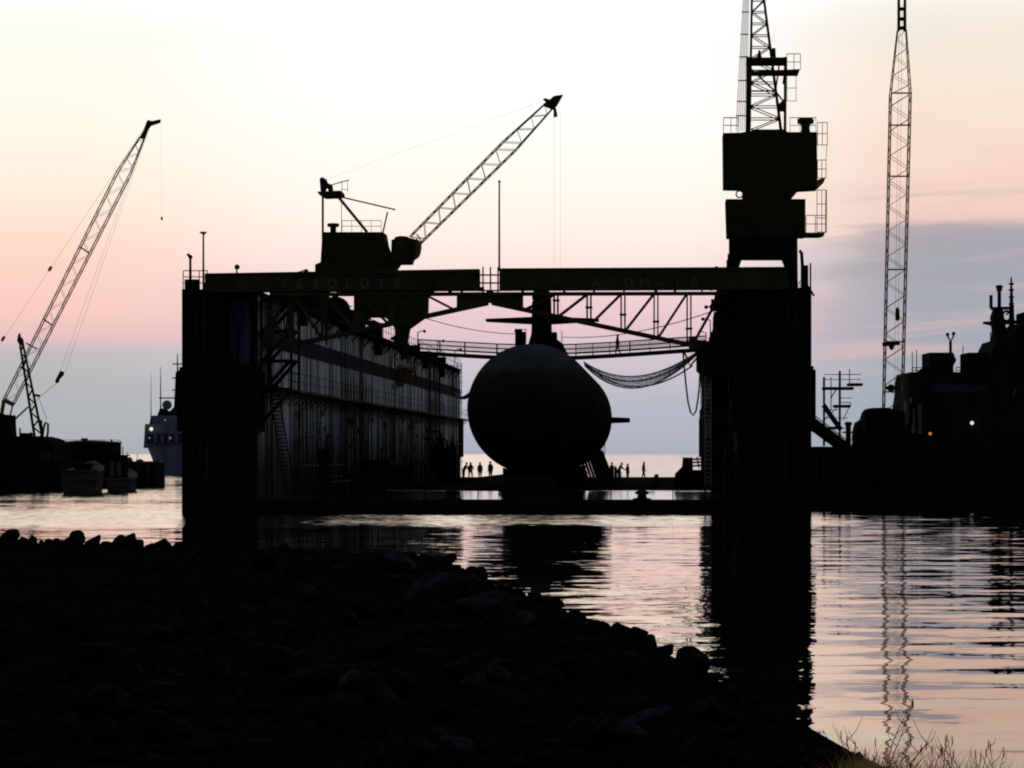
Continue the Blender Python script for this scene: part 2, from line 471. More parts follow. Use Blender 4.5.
# ================================================================ water
def water_material():
    m = bpy.data.materials.new('harbour_water'); m.use_nodes = True
    nt = m.node_tree; b = nt.nodes['Principled BSDF']
    LK = nt.links.new; N = nt.nodes.new
    g = N('ShaderNodeNewGeometry')
    sx = N('ShaderNodeSeparateXYZ'); LK(g.outputs['Position'], sx.inputs[0])
    def math_(op, a, c=None):
        n = N('ShaderNodeMath'); n.operation = op
        for i, x in enumerate((a, c)):
            if x is None: continue
            if isinstance(x, (int, float)): n.inputs[i].default_value = x
            else: LK(x, n.inputs[i])
        return n.outputs[0]
    def mrange(x, a, c, lo=0., hi=1.):
        n = N('ShaderNodeMapRange'); n.interpolation_type = 'SMOOTHSTEP'
        for i, k in ((1, a), (2, c), (3, lo), (4, hi)): n.inputs[i].default_value = k
        LK(x, n.inputs[0]); return n.outputs[0]
    Y = sx.outputs['Y']; X = sx.outputs['X']
    def slope(scale, stretch, detail, off, rot=4):
        mp = N('ShaderNodeMapping'); mp.inputs['Scale'].default_value = stretch; mp.inputs['Location'].default_value = (off, off * .7, 0)
        mp.inputs['Rotation'].default_value = (0, 0, R(rot))
        LK(g.outputs['Position'], mp.inputs['Vector'])
        n = N('ShaderNodeTexNoise'); n.noise_dimensions = '2D'
        n.inputs['Scale'].default_value = scale; n.inputs['Detail'].default_value = detail; n.inputs['Roughness'].default_value = .55
        LK(mp.outputs[0], n.inputs['Vector'])
        v = N('ShaderNodeVectorMath'); v.operation = 'SUBTRACT'; LK(n.outputs['Color'], v.inputs[0]); v.inputs[1].default_value = (.5, .5, .5)
        return v.outputs[0]
    def scl(v, f):
        n = N('ShaderNodeVectorMath'); n.operation = 'SCALE'; LK(v, n.inputs[0])
        if isinstance(f, (int, float)): n.inputs['Scale'].default_value = f
        else: LK(f, n.inputs['Scale'])
        return n.outputs[0]
    def add(a, c):
        n = N('ShaderNodeVectorMath'); n.operation = 'ADD'; LK(a, n.inputs[0]); LK(c, n.inputs[1]); return n.outputs[0]
    swell = slope(.55, (.40, 1, 1), 2, 3.0)
    chop = slope(2.6, (.45, 1, 1), 3, 11.0)
    cross = slope(.8, (.5, 1, 1), 2, 61.0, -24)
    mid = slope(1.1, (.5, 1, 1), 2, 41.0)
    sea = slope(.25, (.5, 1, 1), 4, 23.0)
    # slow patches: puffs of wind
    pn = N('ShaderNodeTexNoise'); pn.noise_dimensions = '2D'; pn.inputs['Scale'].default_value = .05; pn.inputs['Detail'].default_value = 2
    mp = N('ShaderNodeMapping'); mp.inputs['Scale'].default_value = (.35, 1, 1); LK(g.outputs['Position'], mp.inputs['Vector']); LK(mp.outputs[0], pn.inputs['Vector'])
    puff = mrange(pn.outputs['Fac'], .35, .65, .6, 1.3)
    # ruffled strip by the dock mouth, with a ragged edge, dying out towards the quay
    Yr = math_('ADD', Y, math_('MULTIPLY', math_('SUBTRACT', pn.outputs['Fac'], .5), 40.0))
    band = math_('MULTIPLY', math_('MULTIPLY', mrange(Yr, 150, 170), mrange(Yr, 188, 215, 1, 0)), mrange(X, 13, 20, 1, .0))
    open_sea = mrange(Y, 385, 480)
    beyond = math_('MULTIPLY', mrange(Y, 120, 200), mrange(X, -8, 14, 1.0, .03))
    calm = math_('SUBTRACT', 1.0, math_('MULTIPLY', math_('MULTIPLY', mrange(Y, 172, 196), mrange(X, 12, 18)), .93))   # sheltered water under the quay
    a_sw = math_('ADD', .075, math_('MULTIPLY', band, .05))
    a_ch = math_('MULTIPLY', math_('ADD', math_('ADD', .035, math_('MULTIPLY', beyond, .10)), math_('MULTIPLY', open_sea, .30)), puff)
    a_ch = math_('ADD', a_ch, math_('MULTIPLY', band, .28))
    a_sw = math_('MULTIPLY', a_sw, calm); a_ch = math_('MULTIPLY', a_ch, calm)
    s = add(add(add(add(scl(cross, math_('MULTIPLY', a_sw, .40)), scl(swell, math_('MULTIPLY', a_sw, .85))), scl(mid, math_('MULTIPLY', calm, .024))), scl(chop, a_ch)), scl(sea, math_('ADD', .01, math_('MULTIPLY', open_sea, .25))))
    # the wave faces turned to a low viewer hide the ones behind them: mean tilt grows with the chop
    bias = N('ShaderNodeCombineXYZ'); LK(math_('MULTIPLY', a_ch, -.17), bias.inputs[1]); s = add(s, bias.outputs[0])
    # damp the cross slope, then slope -> normal
    mul = N('ShaderNodeVectorMath'); mul.operation = 'MULTIPLY'; LK(s, mul.inputs[0]); mul.inputs[1].default_value = (.6, 1, 0)
    nn = N('ShaderNodeVectorMath'); nn.operation = 'ADD'; LK(mul.outputs[0], nn.inputs[0]); nn.inputs[1].default_value = (0, 0, 1)
    no = N('ShaderNodeVectorMath'); no.operation = 'NORMALIZE'; LK(nn.outputs[0], no.inputs[0])
    fz = N('ShaderNodeFresnel'); fz.inputs['IOR'].default_value = 1.333; LK(no.outputs[0], fz.inputs['Normal'])
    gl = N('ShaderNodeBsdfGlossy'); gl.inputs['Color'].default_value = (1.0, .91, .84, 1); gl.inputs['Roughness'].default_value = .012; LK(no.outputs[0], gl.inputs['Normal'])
    df = N('ShaderNodeBsdfDiffuse'); df.inputs['Color'].default_value = (.008, .009, .009, 1)
    ms = N('ShaderNodeMixShader'); LK(fz.outputs[0], ms.inputs[0]); LK(df.outputs[0], ms.inputs[1]); LK(gl.outputs[0], ms.inputs[2])
    LK(ms.outputs[0], nt.nodes['Material Output'].inputs['Surface']); nt.nodes.remove(b)
    return m
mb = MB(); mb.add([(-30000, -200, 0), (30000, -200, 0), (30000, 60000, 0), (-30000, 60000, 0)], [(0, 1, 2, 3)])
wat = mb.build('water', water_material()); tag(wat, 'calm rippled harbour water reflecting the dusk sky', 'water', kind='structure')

# ================================================================ foreground bank and riprap
SIL = [(-200, 536), (0, 541), (60, 543), (130, 546), (180, 549), (300, 552), (430, 556), (455, 566), (475, 574), (500, 585), (520, 595), (560, 609),
       (600, 625), (650, 646), (690, 665), (720, 681), (760, 709), (800, 737), (835, 750), (872, 768), (905, 788), (1000, 845), (1200, 930), (1600, 1000)]
def ysil(px):
    for (a, ya), (b, yb) in zip(SIL, SIL[1:]):
        if px <= b: return ya + (yb - ya) * (px - a) / (b - a)
    return SIL[-1][1]
def bank_z(x, y):
    """height of the bank: a low flat top falling to the water along a curved shore"""
    px = CX + F * x / y
    top = 1.85 - .25 * max(0, min(1, (y - 20) / 80))
    lim = H - (max(536, ysil(max(-200, px))) - HY) / F * y - min(.12, .0022 * y)
    z = min(top, lim)
    z += .12 * noise.noise(V((x * .35, y * .35, 0))) + .13 * noise.noise(V((x * 1.3, y * 1.1, 4))) + .06 * noise.noise(V((x * 3.1, y * 2.2, 9)))
    if px < -200: z = min(top, lim)
    return max(z, -1.5)
mb = MB()
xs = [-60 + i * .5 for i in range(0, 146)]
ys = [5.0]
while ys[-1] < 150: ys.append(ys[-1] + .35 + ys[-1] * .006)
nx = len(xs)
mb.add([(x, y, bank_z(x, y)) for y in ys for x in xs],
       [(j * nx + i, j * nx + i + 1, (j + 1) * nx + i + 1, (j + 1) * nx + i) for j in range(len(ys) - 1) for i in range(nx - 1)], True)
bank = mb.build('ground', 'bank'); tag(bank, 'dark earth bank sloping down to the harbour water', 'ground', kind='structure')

def rock_mesh(seed, mname):
    import bmesh
    rnd = random.Random(seed)
    bm = bmesh.new(); bmesh.ops.create_icosphere(bm, subdivisions=3, radius=1)
    cuts = []
    for _ in range(15):
        d = V((rnd.gauss(0, 1), rnd.gauss(0, 1), rnd.gauss(0, 1))).normalized()
        cuts.append((d, rnd.uniform(.45, .80)))
    for v in bm.verts:
        p = v.co.copy()
        for d, h in cuts:
            k = p.dot(d)
            if k > h: p -= d * (k - h) * .95
        p *= 1 + .07 * noise.noise(p * 2 + V((seed, 0, 0)))
        v.co = V((p.x * 1.15, p.y, p.z * .85))
    me = bpy.data.meshes.new('boulder'); bm.to_mesh(me); bm.free()
    me.materials.append(M[mname]); return me
rocks = [rock_mesh(s, 'rock') for s in range(1, 7)]
pale = [rock_mesh(s, 'pale_rock') for s in (21, 22)]
placed = []
def put_rock(px, Y, size, lift, label, group, pal=False, zs=1.0):
    x = (px - CX) / F * Y
    o = bpy.data.objects.new('boulder', random.choice(pale if pal else rocks)); col.objects.link(o)
    o.scale = (size * random.uniform(.85, 1.2), size * random.uniform(.8, 1.1), size * random.uniform(.75, 1.05) * zs)
    o.rotation_euler = (random.uniform(-.4, .4), random.uniform(-.4, .4), random.uniform(0, 6.28))
    o.location = (x, Y, bank_z(x, Y) + size * lift)
    tag(o, label, 'rock', group)
    placed.append(o); return o
def edge_y(px):
    """distance at which the bank meets the water in that direction"""
    y = 8.0
    while y < 145:
        if bank_z((px - CX) / F * y, y) < .05: return y
        y += .5
    return 140
RG = 'riprap boulders along the shore edge'
RL = 'dark angular boulder in the riprap along the water edge'
BG = 'boulders lying on the dark bank'
BL = 'dark boulder lying among others on the unlit bank'
px = -8
while px < 862:
    e = edge_y(px)
    Y = e - random.uniform(.3, 2.5)
    s = random.choice((.18, .25, .3, .34, .45)) * (.95 if px < 420 else .7 if px < 740 else .4)
    put_rock(px, Y, s, .28, RL, RG)
    px += s * F / Y * random.uniform(1.0, 1.7)
# the few that can be singled out
for (px, dy, s, lab) in ((130, 1.5, .42, 'broad hump backed boulder rising highest on the left shore edge'),
                         (78, 1.5, .40, 'small pointed boulder on the left shore edge beside the broad hump backed one'),
                         (8, 1.5, .48, 'large rounded boulder at the left end of the shore edge'),
                         (446, 1.5, .36, 'upright knob shaped boulder at the crest under the submarine reflection'),
                         (624, 1.0, .26, 'blunt square boulder standing against bright water right of the shore bend'),
                         (647, 1.0, .22, 'tilted pointed boulder against the bright water beside the blunt square one')):
    Y = edge_y(px) - dy
    o = put_rock(px, Y, s, .55, lab, None, zs=1.1)
for (px, py, s, lab) in ((378, 704, .24, 'pale grey boulder low in the dark bank below the dock'),
                         (432, 596, .42, 'pale flat boulder half way up the riprap under the dock mouth'),
                         (395, 570, .40, 'pale small boulder on the bank crest below the left dock wall'),
                         (486, 616, .36, 'pale slab tilted to the water in the right side riprap')):
    Y = 12.0
    while Y < 120 and H - (py - HY) / F * Y > bank_z((px - CX) / F * Y, Y): Y += .4
    put_rock(px, Y, s, .2, lab, None, True)
n_ind = len(placed)
rnd = random.Random(5)
tries = 0
while len(placed) < 285 and tries < 5000:
    tries += 1
    py = rnd.uniform(556, 768); px = rnd.uniform(60, 735)
    if py < ysil(px) + 4: continue
    Y = 12.0
    while Y < 130 and H - (py - HY) / F * Y > bank_z((px - CX) / F * Y, Y): Y += .4
    put_rock(px, Y, rnd.choice((.05, .06, .08, .1, .13)) * rnd.uniform(.8, 1.2) * (1 + Y / 60), .3, BL, BG, rnd.random() < .08)
mb = MB()
import bmesh as _b
for k in range(1500):
    px = rnd.uniform(-20, 880); py = rnd.uniform(545, 775)
    if py < ysil(px) + 2: continue
    Y = 12.0
    while Y < 130 and H - (py - HY) / F * Y > bank_z((px - CX) / F * Y, Y): Y += .5
    x = (px - CX) / F * Y; s = rnd.uniform(.02, .07)
    me = rnd.choice(rocks)
    a, b_, c = rnd.uniform(0, 6), rnd.uniform(0, 6), rnd.uniform(0, 6)
    # octahedral chips
    rot = Matrix.Rotation(a, 3, 'X') @ Matrix.Rotation(b_, 3, 'Y')
    o8 = [rot @ V(p) * s * rnd.uniform(.6, 1.2) + V((x, Y, bank_z(x, Y) + s * .3)) for p in ((1, 0, 0), (-1, 0, 0), (0, 1, 0), (0, -1, 0), (0, 0, 1), (0, 0, -1))]
    mb.add(o8, [(0, 2, 4), (2, 1, 4), (1, 3, 4), (3, 0, 4), (2, 0, 5), (1, 2, 5), (3, 1, 5), (0, 3, 5)])
rub = mb.build('rubble', 'rock'); tag(rub, 'small broken stones strewn over the dark bank', 'rubble', kind='stuff')

# dry weeds at the lower right
def weed(px, Y, stems, label, spread, group=None, branchy=False):
    x0 = (px - CX) / F * Y; z0 = bank_z(x0, Y)
    rnd = random.Random(int(px * 7))
    mb = MB(); hd = mb
    for i in range(stems):
        top_py = rnd.uniform(*spread[1]); tx = x0 + rnd.uniform(*spread[0])
        zt = H - (top_py - HY) / F * Y
        pts = []
        b0 = V((x0 + rnd.uniform(-.05, .05), Y + rnd.uniform(-.1, .1), z0 - .05))
        t0 = V((tx, Y + rnd.uniform(-.15, .15), zt))
        bow = rnd.uniform(-.06, .06)
        for k in range(9):
            t = k / 8
            pts.append(b0 + (t0 - b0) * t + V((bow * math.sin(math.pi * t), 0, 0)))
        mb.path(pts, .0040, 5, .0012)
        for k in range(4, 9):
            if rnd.random() < (.45 if branchy else .2):
                p = pts[k]; s = rnd.choice((-1, 1)); l = rnd.uniform(.04, .13) * (1.4 if branchy else 1)
                q = p + V((s * l * .6, rnd.uniform(-.03, .03), l))
                mb.path([p, p + (q - p) * .5 + V((s * .01, 0, -.006)), q], .0022, 4, .001)
        hd.lathe([(.001, -.03), (.0032, -.015), (.003, .01), (.001, .025)], pts[-1], 5)
    o = mb.build('dry_weed', 'weed'); tag(o, label, 'weed', group)
    return o
weed(886, 17, 3, 'tallest bare weed stalk standing beside the grass at lower right', ((.12, .20), (700, 745)))
weed(905, 16, 3, 'dark forked twig leaning right in the lower right corner', ((.03, .15), (735, 752)), branchy=True)
weed(960, 16, 5, 'loose clump of long stalks rising in the right corner', ((-.10, .12), (728, 760)))
weed(990, 17, 4, 'rightmost thin weed with branching stalks near the frame edge', ((-.05, .10), (735, 760)))
weed(860, 18, 6, 'bushy low weed beside the end of the rocky bank', ((-.16, .12), (728, 758)), branchy=True)
weed(935, 18, 5, 'low branching weed between the tall stalk and the long clump', ((-.1, .1), (738, 760)))
gm = MB(); rnd = random.Random(3)
for i in range(1000):
    px = rnd.choice((rnd.uniform(830, 1040), rnd.gauss(872, 14), rnd.gauss(872, 20), rnd.gauss(955, 26))); Y = rnd.uniform(14.5, 20)
    x = (px - CX) / F * Y; z = bank_z(x, Y)
    top = H - (rnd.triangular(735, 790, 764) - HY) / F * Y
    if top < z + .05: continue
    lean = rnd.gauss(0, .12)
    p0, p2 = V((x, Y, z - .03)), V((x + lean, Y + rnd.gauss(0, .05), top))
    p1 = (p0 + p2) / 2 + V((-lean * .3, 0, .02)); w = V((.0024, 0, 0))
    gm.add([p0 - w, p0 + w, p1 - w * .7, p1 + w * .7, p2], [(0, 1, 3, 2), (2, 3, 4)])
g = gm.build('grass', 'weed'); tag(g, 'thin dry grass blades at the edge of the bank', 'grass', kind='stuff')

# ================================================================ floating dry dock
WT = 13.4                      # top of the wing walls
ZD = .83                       # deck
UI, UO = 14.37, 18.72
dock = empty('floating_dock', matrix=M_DOCK, label='huge dark floating dry dock with two tall wing walls around the submarine', cat='dry dock')
fr = M_DOCK
mb = MB(); mb.box(-UI - .02, UI + .02, .15, 190, -1.6, ZD); pont = mb.build('pontoon', 'deck', dock, fr)
mb = MB()                                                # rounded fender along the sill
mb.box(-UI, UI, -.05, .5, -1.5, .78)
mb.tube((-UI, .0, .62), (UI, .0, .62), .17, 10)
mb.box(-UI, UI, .2, .55, .78, .86)
mb.build('sill', 'dock', pont, fr)
mb = MB()
for px in (425, 446, 478, 513, 575, 583, 611, 673, 678, 701):
    p = D(px, 497, 6); mb.tube((p.x, 6, ZD), (p.x, 6, ZD + .62), .035, 5)
mb.tube((-UI + .3, 6, ZD + .60), (UI - .3, 6, ZD + .60), .018, 5)
mb.build('stanchion_rail', 'steel', pont, fr)
for px in (452, 642):
    p = D(px, 499, 2.0); mb = MB()
    mb.lathe([(.55, 0), (.55, .08), (.3, .12), (.26, .3), (.42, .36), (.40, .5), (.2, .56)], (p.x, 2.0, ZD - .01), 12)
    mb.build('bollard', 'steel', pont, fr)
for s in (-1, 1):
    mb = MB()
    for v in range(58, 190, 6): mb.box(s * 9 - .2, s * 9 + .2, v, v + 5, ZD, ZD + .35)
    mb.build('block_track', 'dock', pont, fr)

def wing(s):
    """one wing wall; s=-1 left, +1 right"""
    u = lambda a: s * a
    B = lambda m, a, b, *r: m.box(min(u(a), u(b)), max(u(a), u(b)), *r)
    mb = MB()
    B(mb, UI, UO, 1.3, 190, -1.6, WT)
    B(mb, UI, UO - .003, 0, 1.35, -1.6, 8.9)
    B(mb, 16.1 if s < 0 else UI + .003, UO - .004, 0.004, 1.36, 8.8, WT - .01)
    if s < 0: B(mb, UI + .002, 16.2, 0.006, 1.36, 12.8, WT - .02)
    ww = mb.build('wing_wall', 'dock', dock, fr)
    # inner plating, pale paint
    mb = MB(); B(mb, UI - .05, UI + .05, 1.32, 189.6, ZD, WT - .4)
    mb.build('inner_plating', 'wall', ww, fr)
    if s < 0:
        mb = MB(); B(mb, UI + .05, 16.05, 1.24, 1.3, 8.95, 12.75); mb.build('recess_panel', 'blue', ww, fr)
    # vertical stiffeners, pipes
    mb = MB(); rnd = random.Random(11 + s)
    v = 4.5
    while v < 189:
        w = rnd.choice((.10, .12, .16, .3)); dpt = rnd.choice((.07, .085, .10))
        z1 = WT - .5 if rnd.random() < .8 else 7.6
        B(mb, UI - dpt, UI - .04, v, v + w, ZD + rnd.choice((0, 0, .8)), z1)
        if rnd.random() < .34: mb.tube((u(UI - .14), v + .6, ZD), (u(UI - .14), v + .6, rnd.choice((7.5, 13., 13.))), rnd.uniform(.03, .06), 6)
        v += rnd.choice((2.4, 2.4, 3.6, 4.8, 4.8))
    for k in range(34):
        v = rnd.uniform(6, 186); z = rnd.choice((5.2, 6.4, 9.3, 12.0, 4.0)) + rnd.uniform(-.2, .2)
        B(mb, UI - .13, UI - .04, v, v + rnd.uniform(.3, .8), z, z + rnd.uniform(.2, .45))
    mb.build('stiffeners', 'wall_rib', ww, fr)
    mb = MB(); B(mb, UI - .085, UI - .04, 3.0, 189.7, 10.15, 11.25); mb.build('painted_band', 'stripe', ww, fr)
    # middle catwalk
    cwd, gwd = (1.0, .8) if s < 0 else (.35, .3)
    mb = MB(); B(mb, UI - cwd, UI - .03, 3, 189.8, 7.52, 7.66)
    for i in range(60):
        v = 4 + i * 3.14
        mb.bar((u(UI - cwd + .05), v, 7.5), (u(UI - .05), v, 7.52 - .8 * cwd), .08)
    cw = mb.build('catwalk', 'catwalk', ww, fr)
    mb = MB(); rail(mb, spaced((u(UI - cwd + .03), 3, 7.66), (u(UI - cwd + .03), 189.8, 7.66), 62), 1.05, .018)
    mb.build('handrail', 'steel', cw, fr)
    # top gallery
    mb = MB()
    for a, b, z in ((8, 30, .30), (31.5, 58, .18), (58, 93, .34), (95, 121, .2), (122, 160, .3), (163, 181, .22)):
        B(mb, UI - gwd * random.uniform(.75, 1.05), UI + .3, a, b, WT - .02 - z, WT - .02)
    for i in range(24):
        v = 9 + i * 7.3 + random.uniform(-2, 2)
        mb.bar((u(UI - gwd + .05), v, WT - .35), (u(UI - .05), v, WT - .35 - .95 * gwd), .12)
    tg = mb.build('top_gallery', 'dock', ww, fr)
    mb = MB(); rail(mb, spaced((u(UI - gwd + .14), 8, WT), (u(UI - gwd + .14), 181, WT), 70), 1.1, .022)
    mb.build('handrail', 'steel', tg, fr)
    mb = MB(); rail(mb, spaced((u(UO - .1), 8, WT), (u(UO - .1), 189.8, WT), 60), 1.1, .022)
    mb.build('handrail', 'steel', tg, fr)
    # ladders
    for v in (52, 96, 128, 152, 176):
        mb = MB(); ladder(mb, (u(UI - .2), v, ZD), (u(UI - .2), v, WT), (0, .55, 0), 40, .03)
        mb.build('ladder', 'steel', ww, fr)
    # end fender and deck fittings
    mb = MB(); B(mb, UI - .22, UO + .24, -.35, 3.2, 4.9, 8.55); B(mb, UI - .12, UO + .12, -.2, 3.1, 8.5, 8.75)
    mb.build('end_fender', 'dock', ww, fr)
    mb = MB(); B(mb, UI - .4, UI + 1.5, 186.5, 190.3, 3.2, 7.7); mb.build('end_fender', 'dock', ww, fr)
    # hanging hoses, lamps and fittings along the top edge; hooped ladder at the far end
    rnd = random.Random(71 + s)
    for k in range(26):
        v = 10 + k * 6.6 + rnd.uniform(-2, 2); mb = MB(); kk = k % 4; e = u(UI - .35)
        if kk == 0: mb.path([(e, v, WT + .2), (e, v + .3, WT - rnd.uniform(1, 2.5)), (e, v + 1.2, WT - rnd.uniform(1.5, 3.5)), (e, v + 2.2, WT - rnd.uniform(.6, 1.6)), (e, v + 2.6, WT + .2)], .05, 6); nm = 'hose'
        elif kk == 1:
            mb.bar((e, v, WT), (e, v, WT + 2.0), .1); mb.bar((e, v, WT + 2.0), (u(UI - 1.0), v, WT + 2.2), .08); mb.ball((u(UI - 1.0), v, WT + 2.1), .16, 6); nm = 'work_light'
        elif kk == 2: B(mb, UI - .6, UI - .1, v, v + rnd.uniform(.8, 2.0), WT - rnd.uniform(.8, 1.6), WT + .3); nm = 'fitting'
        else: B(mb, UI - .3, UI + .5, v, v + rnd.uniform(.8, 1.8), WT - .3, WT + rnd.uniform(.6, 1.5)); nm = 'locker'
        mb.build(nm, 'machine', ww, fr)
    mb = MB(); ladder(mb, (u(UI + .1), 190.2, 7.0), (u(UI + .1), 190.2, WT + 1.0), (.5, 0, 0), 18, .04)
    for z in (8.5, 9.7, 10.9, 12.1, 13.3): mb.path([(u(UI + .1) + .38 * math.cos(t) , 190.2 + .5 * math.sin(t), z) for t in [math.pi * i / 8 for i in range(9)]], .035, 5)
    mb.build('hooped_ladder', 'steel', ww, fr)
    # end face: ladder, pipes, hawser
    mb = MB(); ladder(mb, (u(17.4), -.12, .3), (u(17.4), -.12, 4.85), (.5, 0, 0), 15, .022); mb.build('ladder', 'wall_rib', ww, fr); mb = MB(); ladder(mb, (u(17.6), -.12, 8.8), (u(17.6), -.12, WT), (.5, 0, 0), 14, .022); mb.build('ladder', 'wall_rib', ww, fr)
    mb = MB()
    if s < 0: mb.path([(u(16.2) + 1.0 * math.cos(t), -.45, 4.9 + 1.3 * math.sin(t)) for t in [math.pi * (.15 + .8 * i / 12) for i in range(13)]], .06, 6); mb.build('hawser', 'machine', ww, fr) if s < 0 else None
    # clutter on the wall top: winches, lockers, ventilators
    rnd = random.Random(40 + s)
    for k in range(16):
        v = 14 + k * 10.9 + rnd.uniform(-3, 3); uu = rnd.uniform(UI + .1, UI + 3)
        if abs(v - 84) < 7 or abs(v - 9.5) < 8: continue
        mb = MB(); kind = k % 3
        if kind == 0:
            mb.lathe([(.28, 0), (.28, .9), (.6, 1.0), (.62, 1.2), (.2, 1.35)], (u(uu), v, WT - .01), 12); nm = 'ventilator'
        elif kind == 1:
            B(mb, uu - .6, uu + .6, v - 1, v + 1, WT - .01, WT + 1.0); B(mb, uu - .64, uu + .64, v - 1.05, v + 1.05, WT + 1.0, WT + 1.08); nm = 'locker'
        else:
            B(mb, uu - .7, uu + .7, v - .6, v + .6, WT - .01, WT + .3)
            mb.tube((u(uu - .6), v, WT + .75), (u(uu + .6), v, WT + .75), .42, 12)
            for e in (-.65, .65): mb.lathe([(.6, -.05), (.6, .05)], (u(uu + e), v, WT + .75), 14, 'X')
            nm = 'winch'
        mb.build(nm, 'machine', ww, fr)
    for k, (v, du, w, h) in enumerate(((24, .2, 1.6, 1.3), (33, .1, 1.2, 2.0), (41, .4, 2.0, 1.1), (52, .2, 1.8, 2.1), (61, .1, 1.3, 1.5), (68, .5, 1.6, 1.0))):
        mb = MB(); uu = UI + du + w / 2 - .6
        for e in (-.5, .5): mb.lathe([(h / 2, -.06), (h / 2, .06)], (u(uu), v + e, WT + h / 2), 18, 'Y')
        mb.lathe([(h * .36, -.5), (h * .36, .5)], (u(uu), v, WT + h / 2), 16, 'Y')
        for e in (-.62, .62):
            mb.bar((u(uu - h * .4), v + e, WT), (u(uu), v + e, WT + h / 2), .1); mb.bar((u(uu + h * .4), v + e, WT), (u(uu), v + e, WT + h / 2), .1)
        mb.build('cable_reel', 'machine', ww, fr)
        mb = MB(); B(mb, uu + .9, uu + .9 + w * .6, v + 2, v + 3.4, WT - .01, WT + h * .7); mb.bar((u(uu + 1.0), v + 2.1, WT), (u(uu + 1.0), v + 2.1, WT + h * 1.2), .09); mb.bar((u(uu + 1.0), v + 2.1, WT + h * 1.2), (u(uu + .2), v + 2.1, WT + h * 1.25), .08)
        mb.build('davit_locker', 'machine', ww, fr)
    return ww
wl = wing(-1); wr = wing(1)

# stair and scaffold inside the left wall end
mb = MB()
for (v, z0, z1) in ((3.5, ZD, 7.5),):
    ladder(mb, D(291, 497, v), D(272, 380, v), (.55, 0, 0), 30, .035)
mb.bar((-14.2, 3.4, 7.5), (-12.6, 3.4, 7.5), .15)
mb.build('inclined_ladder', 'steel', wl, fr)
mb = MB()
for u in (-14.1, -12.3):
    for v in (1.2, 5.2): mb.bar((u, v, 7.4), (u, v, 13.2), .16)
for z in (7.4, 9.2, 11.0, 12.8):
    mb.box(-14.2, -12.2, 1.1, 5.3, z - .06, z + .04)
    rail(mb, [(-12.25, 1.15, z), (-12.25, 5.2, z)], 1.0, .03)
for z in (7.4, 9.2, 11.0):
    for v in (1.6, 4.6):
        mb.bar((-14.0, v, z), (-12.4, v, z + 1.8), .1, .22)
mb.bar((-12.3, 1.2, 7.4), (-14.3, 1.2, 5.2), .2)
mb.build('stair_tower', 'steel', wl, fr)
for u in (-15.9, -15.45, -15.0, -14.6):
    mb = MB(); mb.tube((u, .6 + random.random(), 8.9), (u, 1 + random.random(), 12.6), random.choice((.06, .1, .14)), 8)
    mb.build('standpipe', 'dock', wl, fr)
rnd = random.Random(91)
for v, L, lv in ((20, 5, 3), (37, 4, 2), (55, 7, 4), (86, 5, 3), (112, 9, 3), (140, 6, 4), (166, 8, 2)):
    mb = MB()
    for k in range(int(L / 2.2) + 1):
        for du in (.35, 1.3): mb.tube((-UI + du, v + k * 2.2, ZD), (-UI + du, v + k * 2.2, ZD + lv * 1.9 + rnd.uniform(.3, 1.2)), .035, 5)
    for j in range(1, lv + 1):
        z = ZD + j * 1.9
        for du in (.35, 1.3): mb.tube((-UI + du, v - .4, z), (-UI + du, v + L + .3, z), .03, 5)
        mb.tube((-UI + 1.3, v - .4, z - .9), (-UI + 1.3, v + L + .3, z - .9), .025, 5)
    mb.bar((-UI + 1.3, v, ZD), (-UI + 1.3, v + L, ZD + lv * 1.9), .05)
    sc_ = mb.build('scaffold', 'steel', None, fr)
    mb = MB()
    for j in range(1, lv + 1):
        if rnd.random() < .8: mb.box(-UI + .4, -UI + 1.25, v - .3 + rnd.uniform(0, 1), v + L - rnd.uniform(-.3, 1.5), ZD + j * 1.9 + .04, ZD + j * 1.9 + .10)
    mb.build('planking', 'plank', sc_, fr)
    far = {20: 'nearest low tube scaffold at the foot of the left dock wall', 37: 'two level tube scaffold second along the left dock wall', 55: 'four level tube scaffold below the middle of the left dock wall',
           86: 'three level tube scaffold under the hanging work stage', 112: 'long three level tube scaffold beyond the pump unit on the left wall', 140: 'four level tube scaffold near the far end of the left wall', 166: 'farthest two level tube scaffold by the end of the left wall'}
    tag(sc_, far[v], 'scaffold', 'tube scaffolds along the left dock wall')
# small rig on the left wall end top
mb = MB()
mb.box(-18.6, -17.8, .3, 1.2, WT - .02, WT + .6); mb.box(-17.4, -16.9, .2, .9, WT - .02, WT + .35)
rail(mb, spaced((-18.65, .1, WT), (-17.2, .1, WT), 3), 1.1, .03, rows=3)
mb.build('end_locker', 'machine', wl, fr)

# access tower inside the right wall end
mb = MB()
v0, v1 = 1.5, 6
for px in (705, 712, 722, 733):
    for v in (v0, v1):
        p = D(px, 400, v); mb.bar((p.x, v, ZD), (p.x, v, 10.2), .14 if px > 705 else .10)
for z in (2.6, 4.4, 6.2, 8.0):
    a, b = D(705, 400, v0).x, UI
    mb.bar((a, v0, z), (b, v0, z), .08); mb.bar((a, v1, z), (b, v1, z), .08)
    mb.bar((a + .2, v0, z), (a + 1.4, v0, z + 1.8), .08)
for z in (1.7, 3.5, 5.3, 7.1, 8.9, 9.9):
    mb.box(D(712, 400, 2).x, UI - .1, v0 - .1, v1 + .1, z - .05, z + .05)
    mb.bar((D(712, 0, v0).x, v0, z), (UI - .3, v0, z + 1.7), .07); mb.bar((D(722, 0, v0).x, v0, z + 1.7), (UI - .1, v0, z), .06)
for px in (717, 727, 730): mb.bar((D(px, 0, 3).x, 3, ZD), (D(px, 0, 3).x, 3, 9.9), .12)
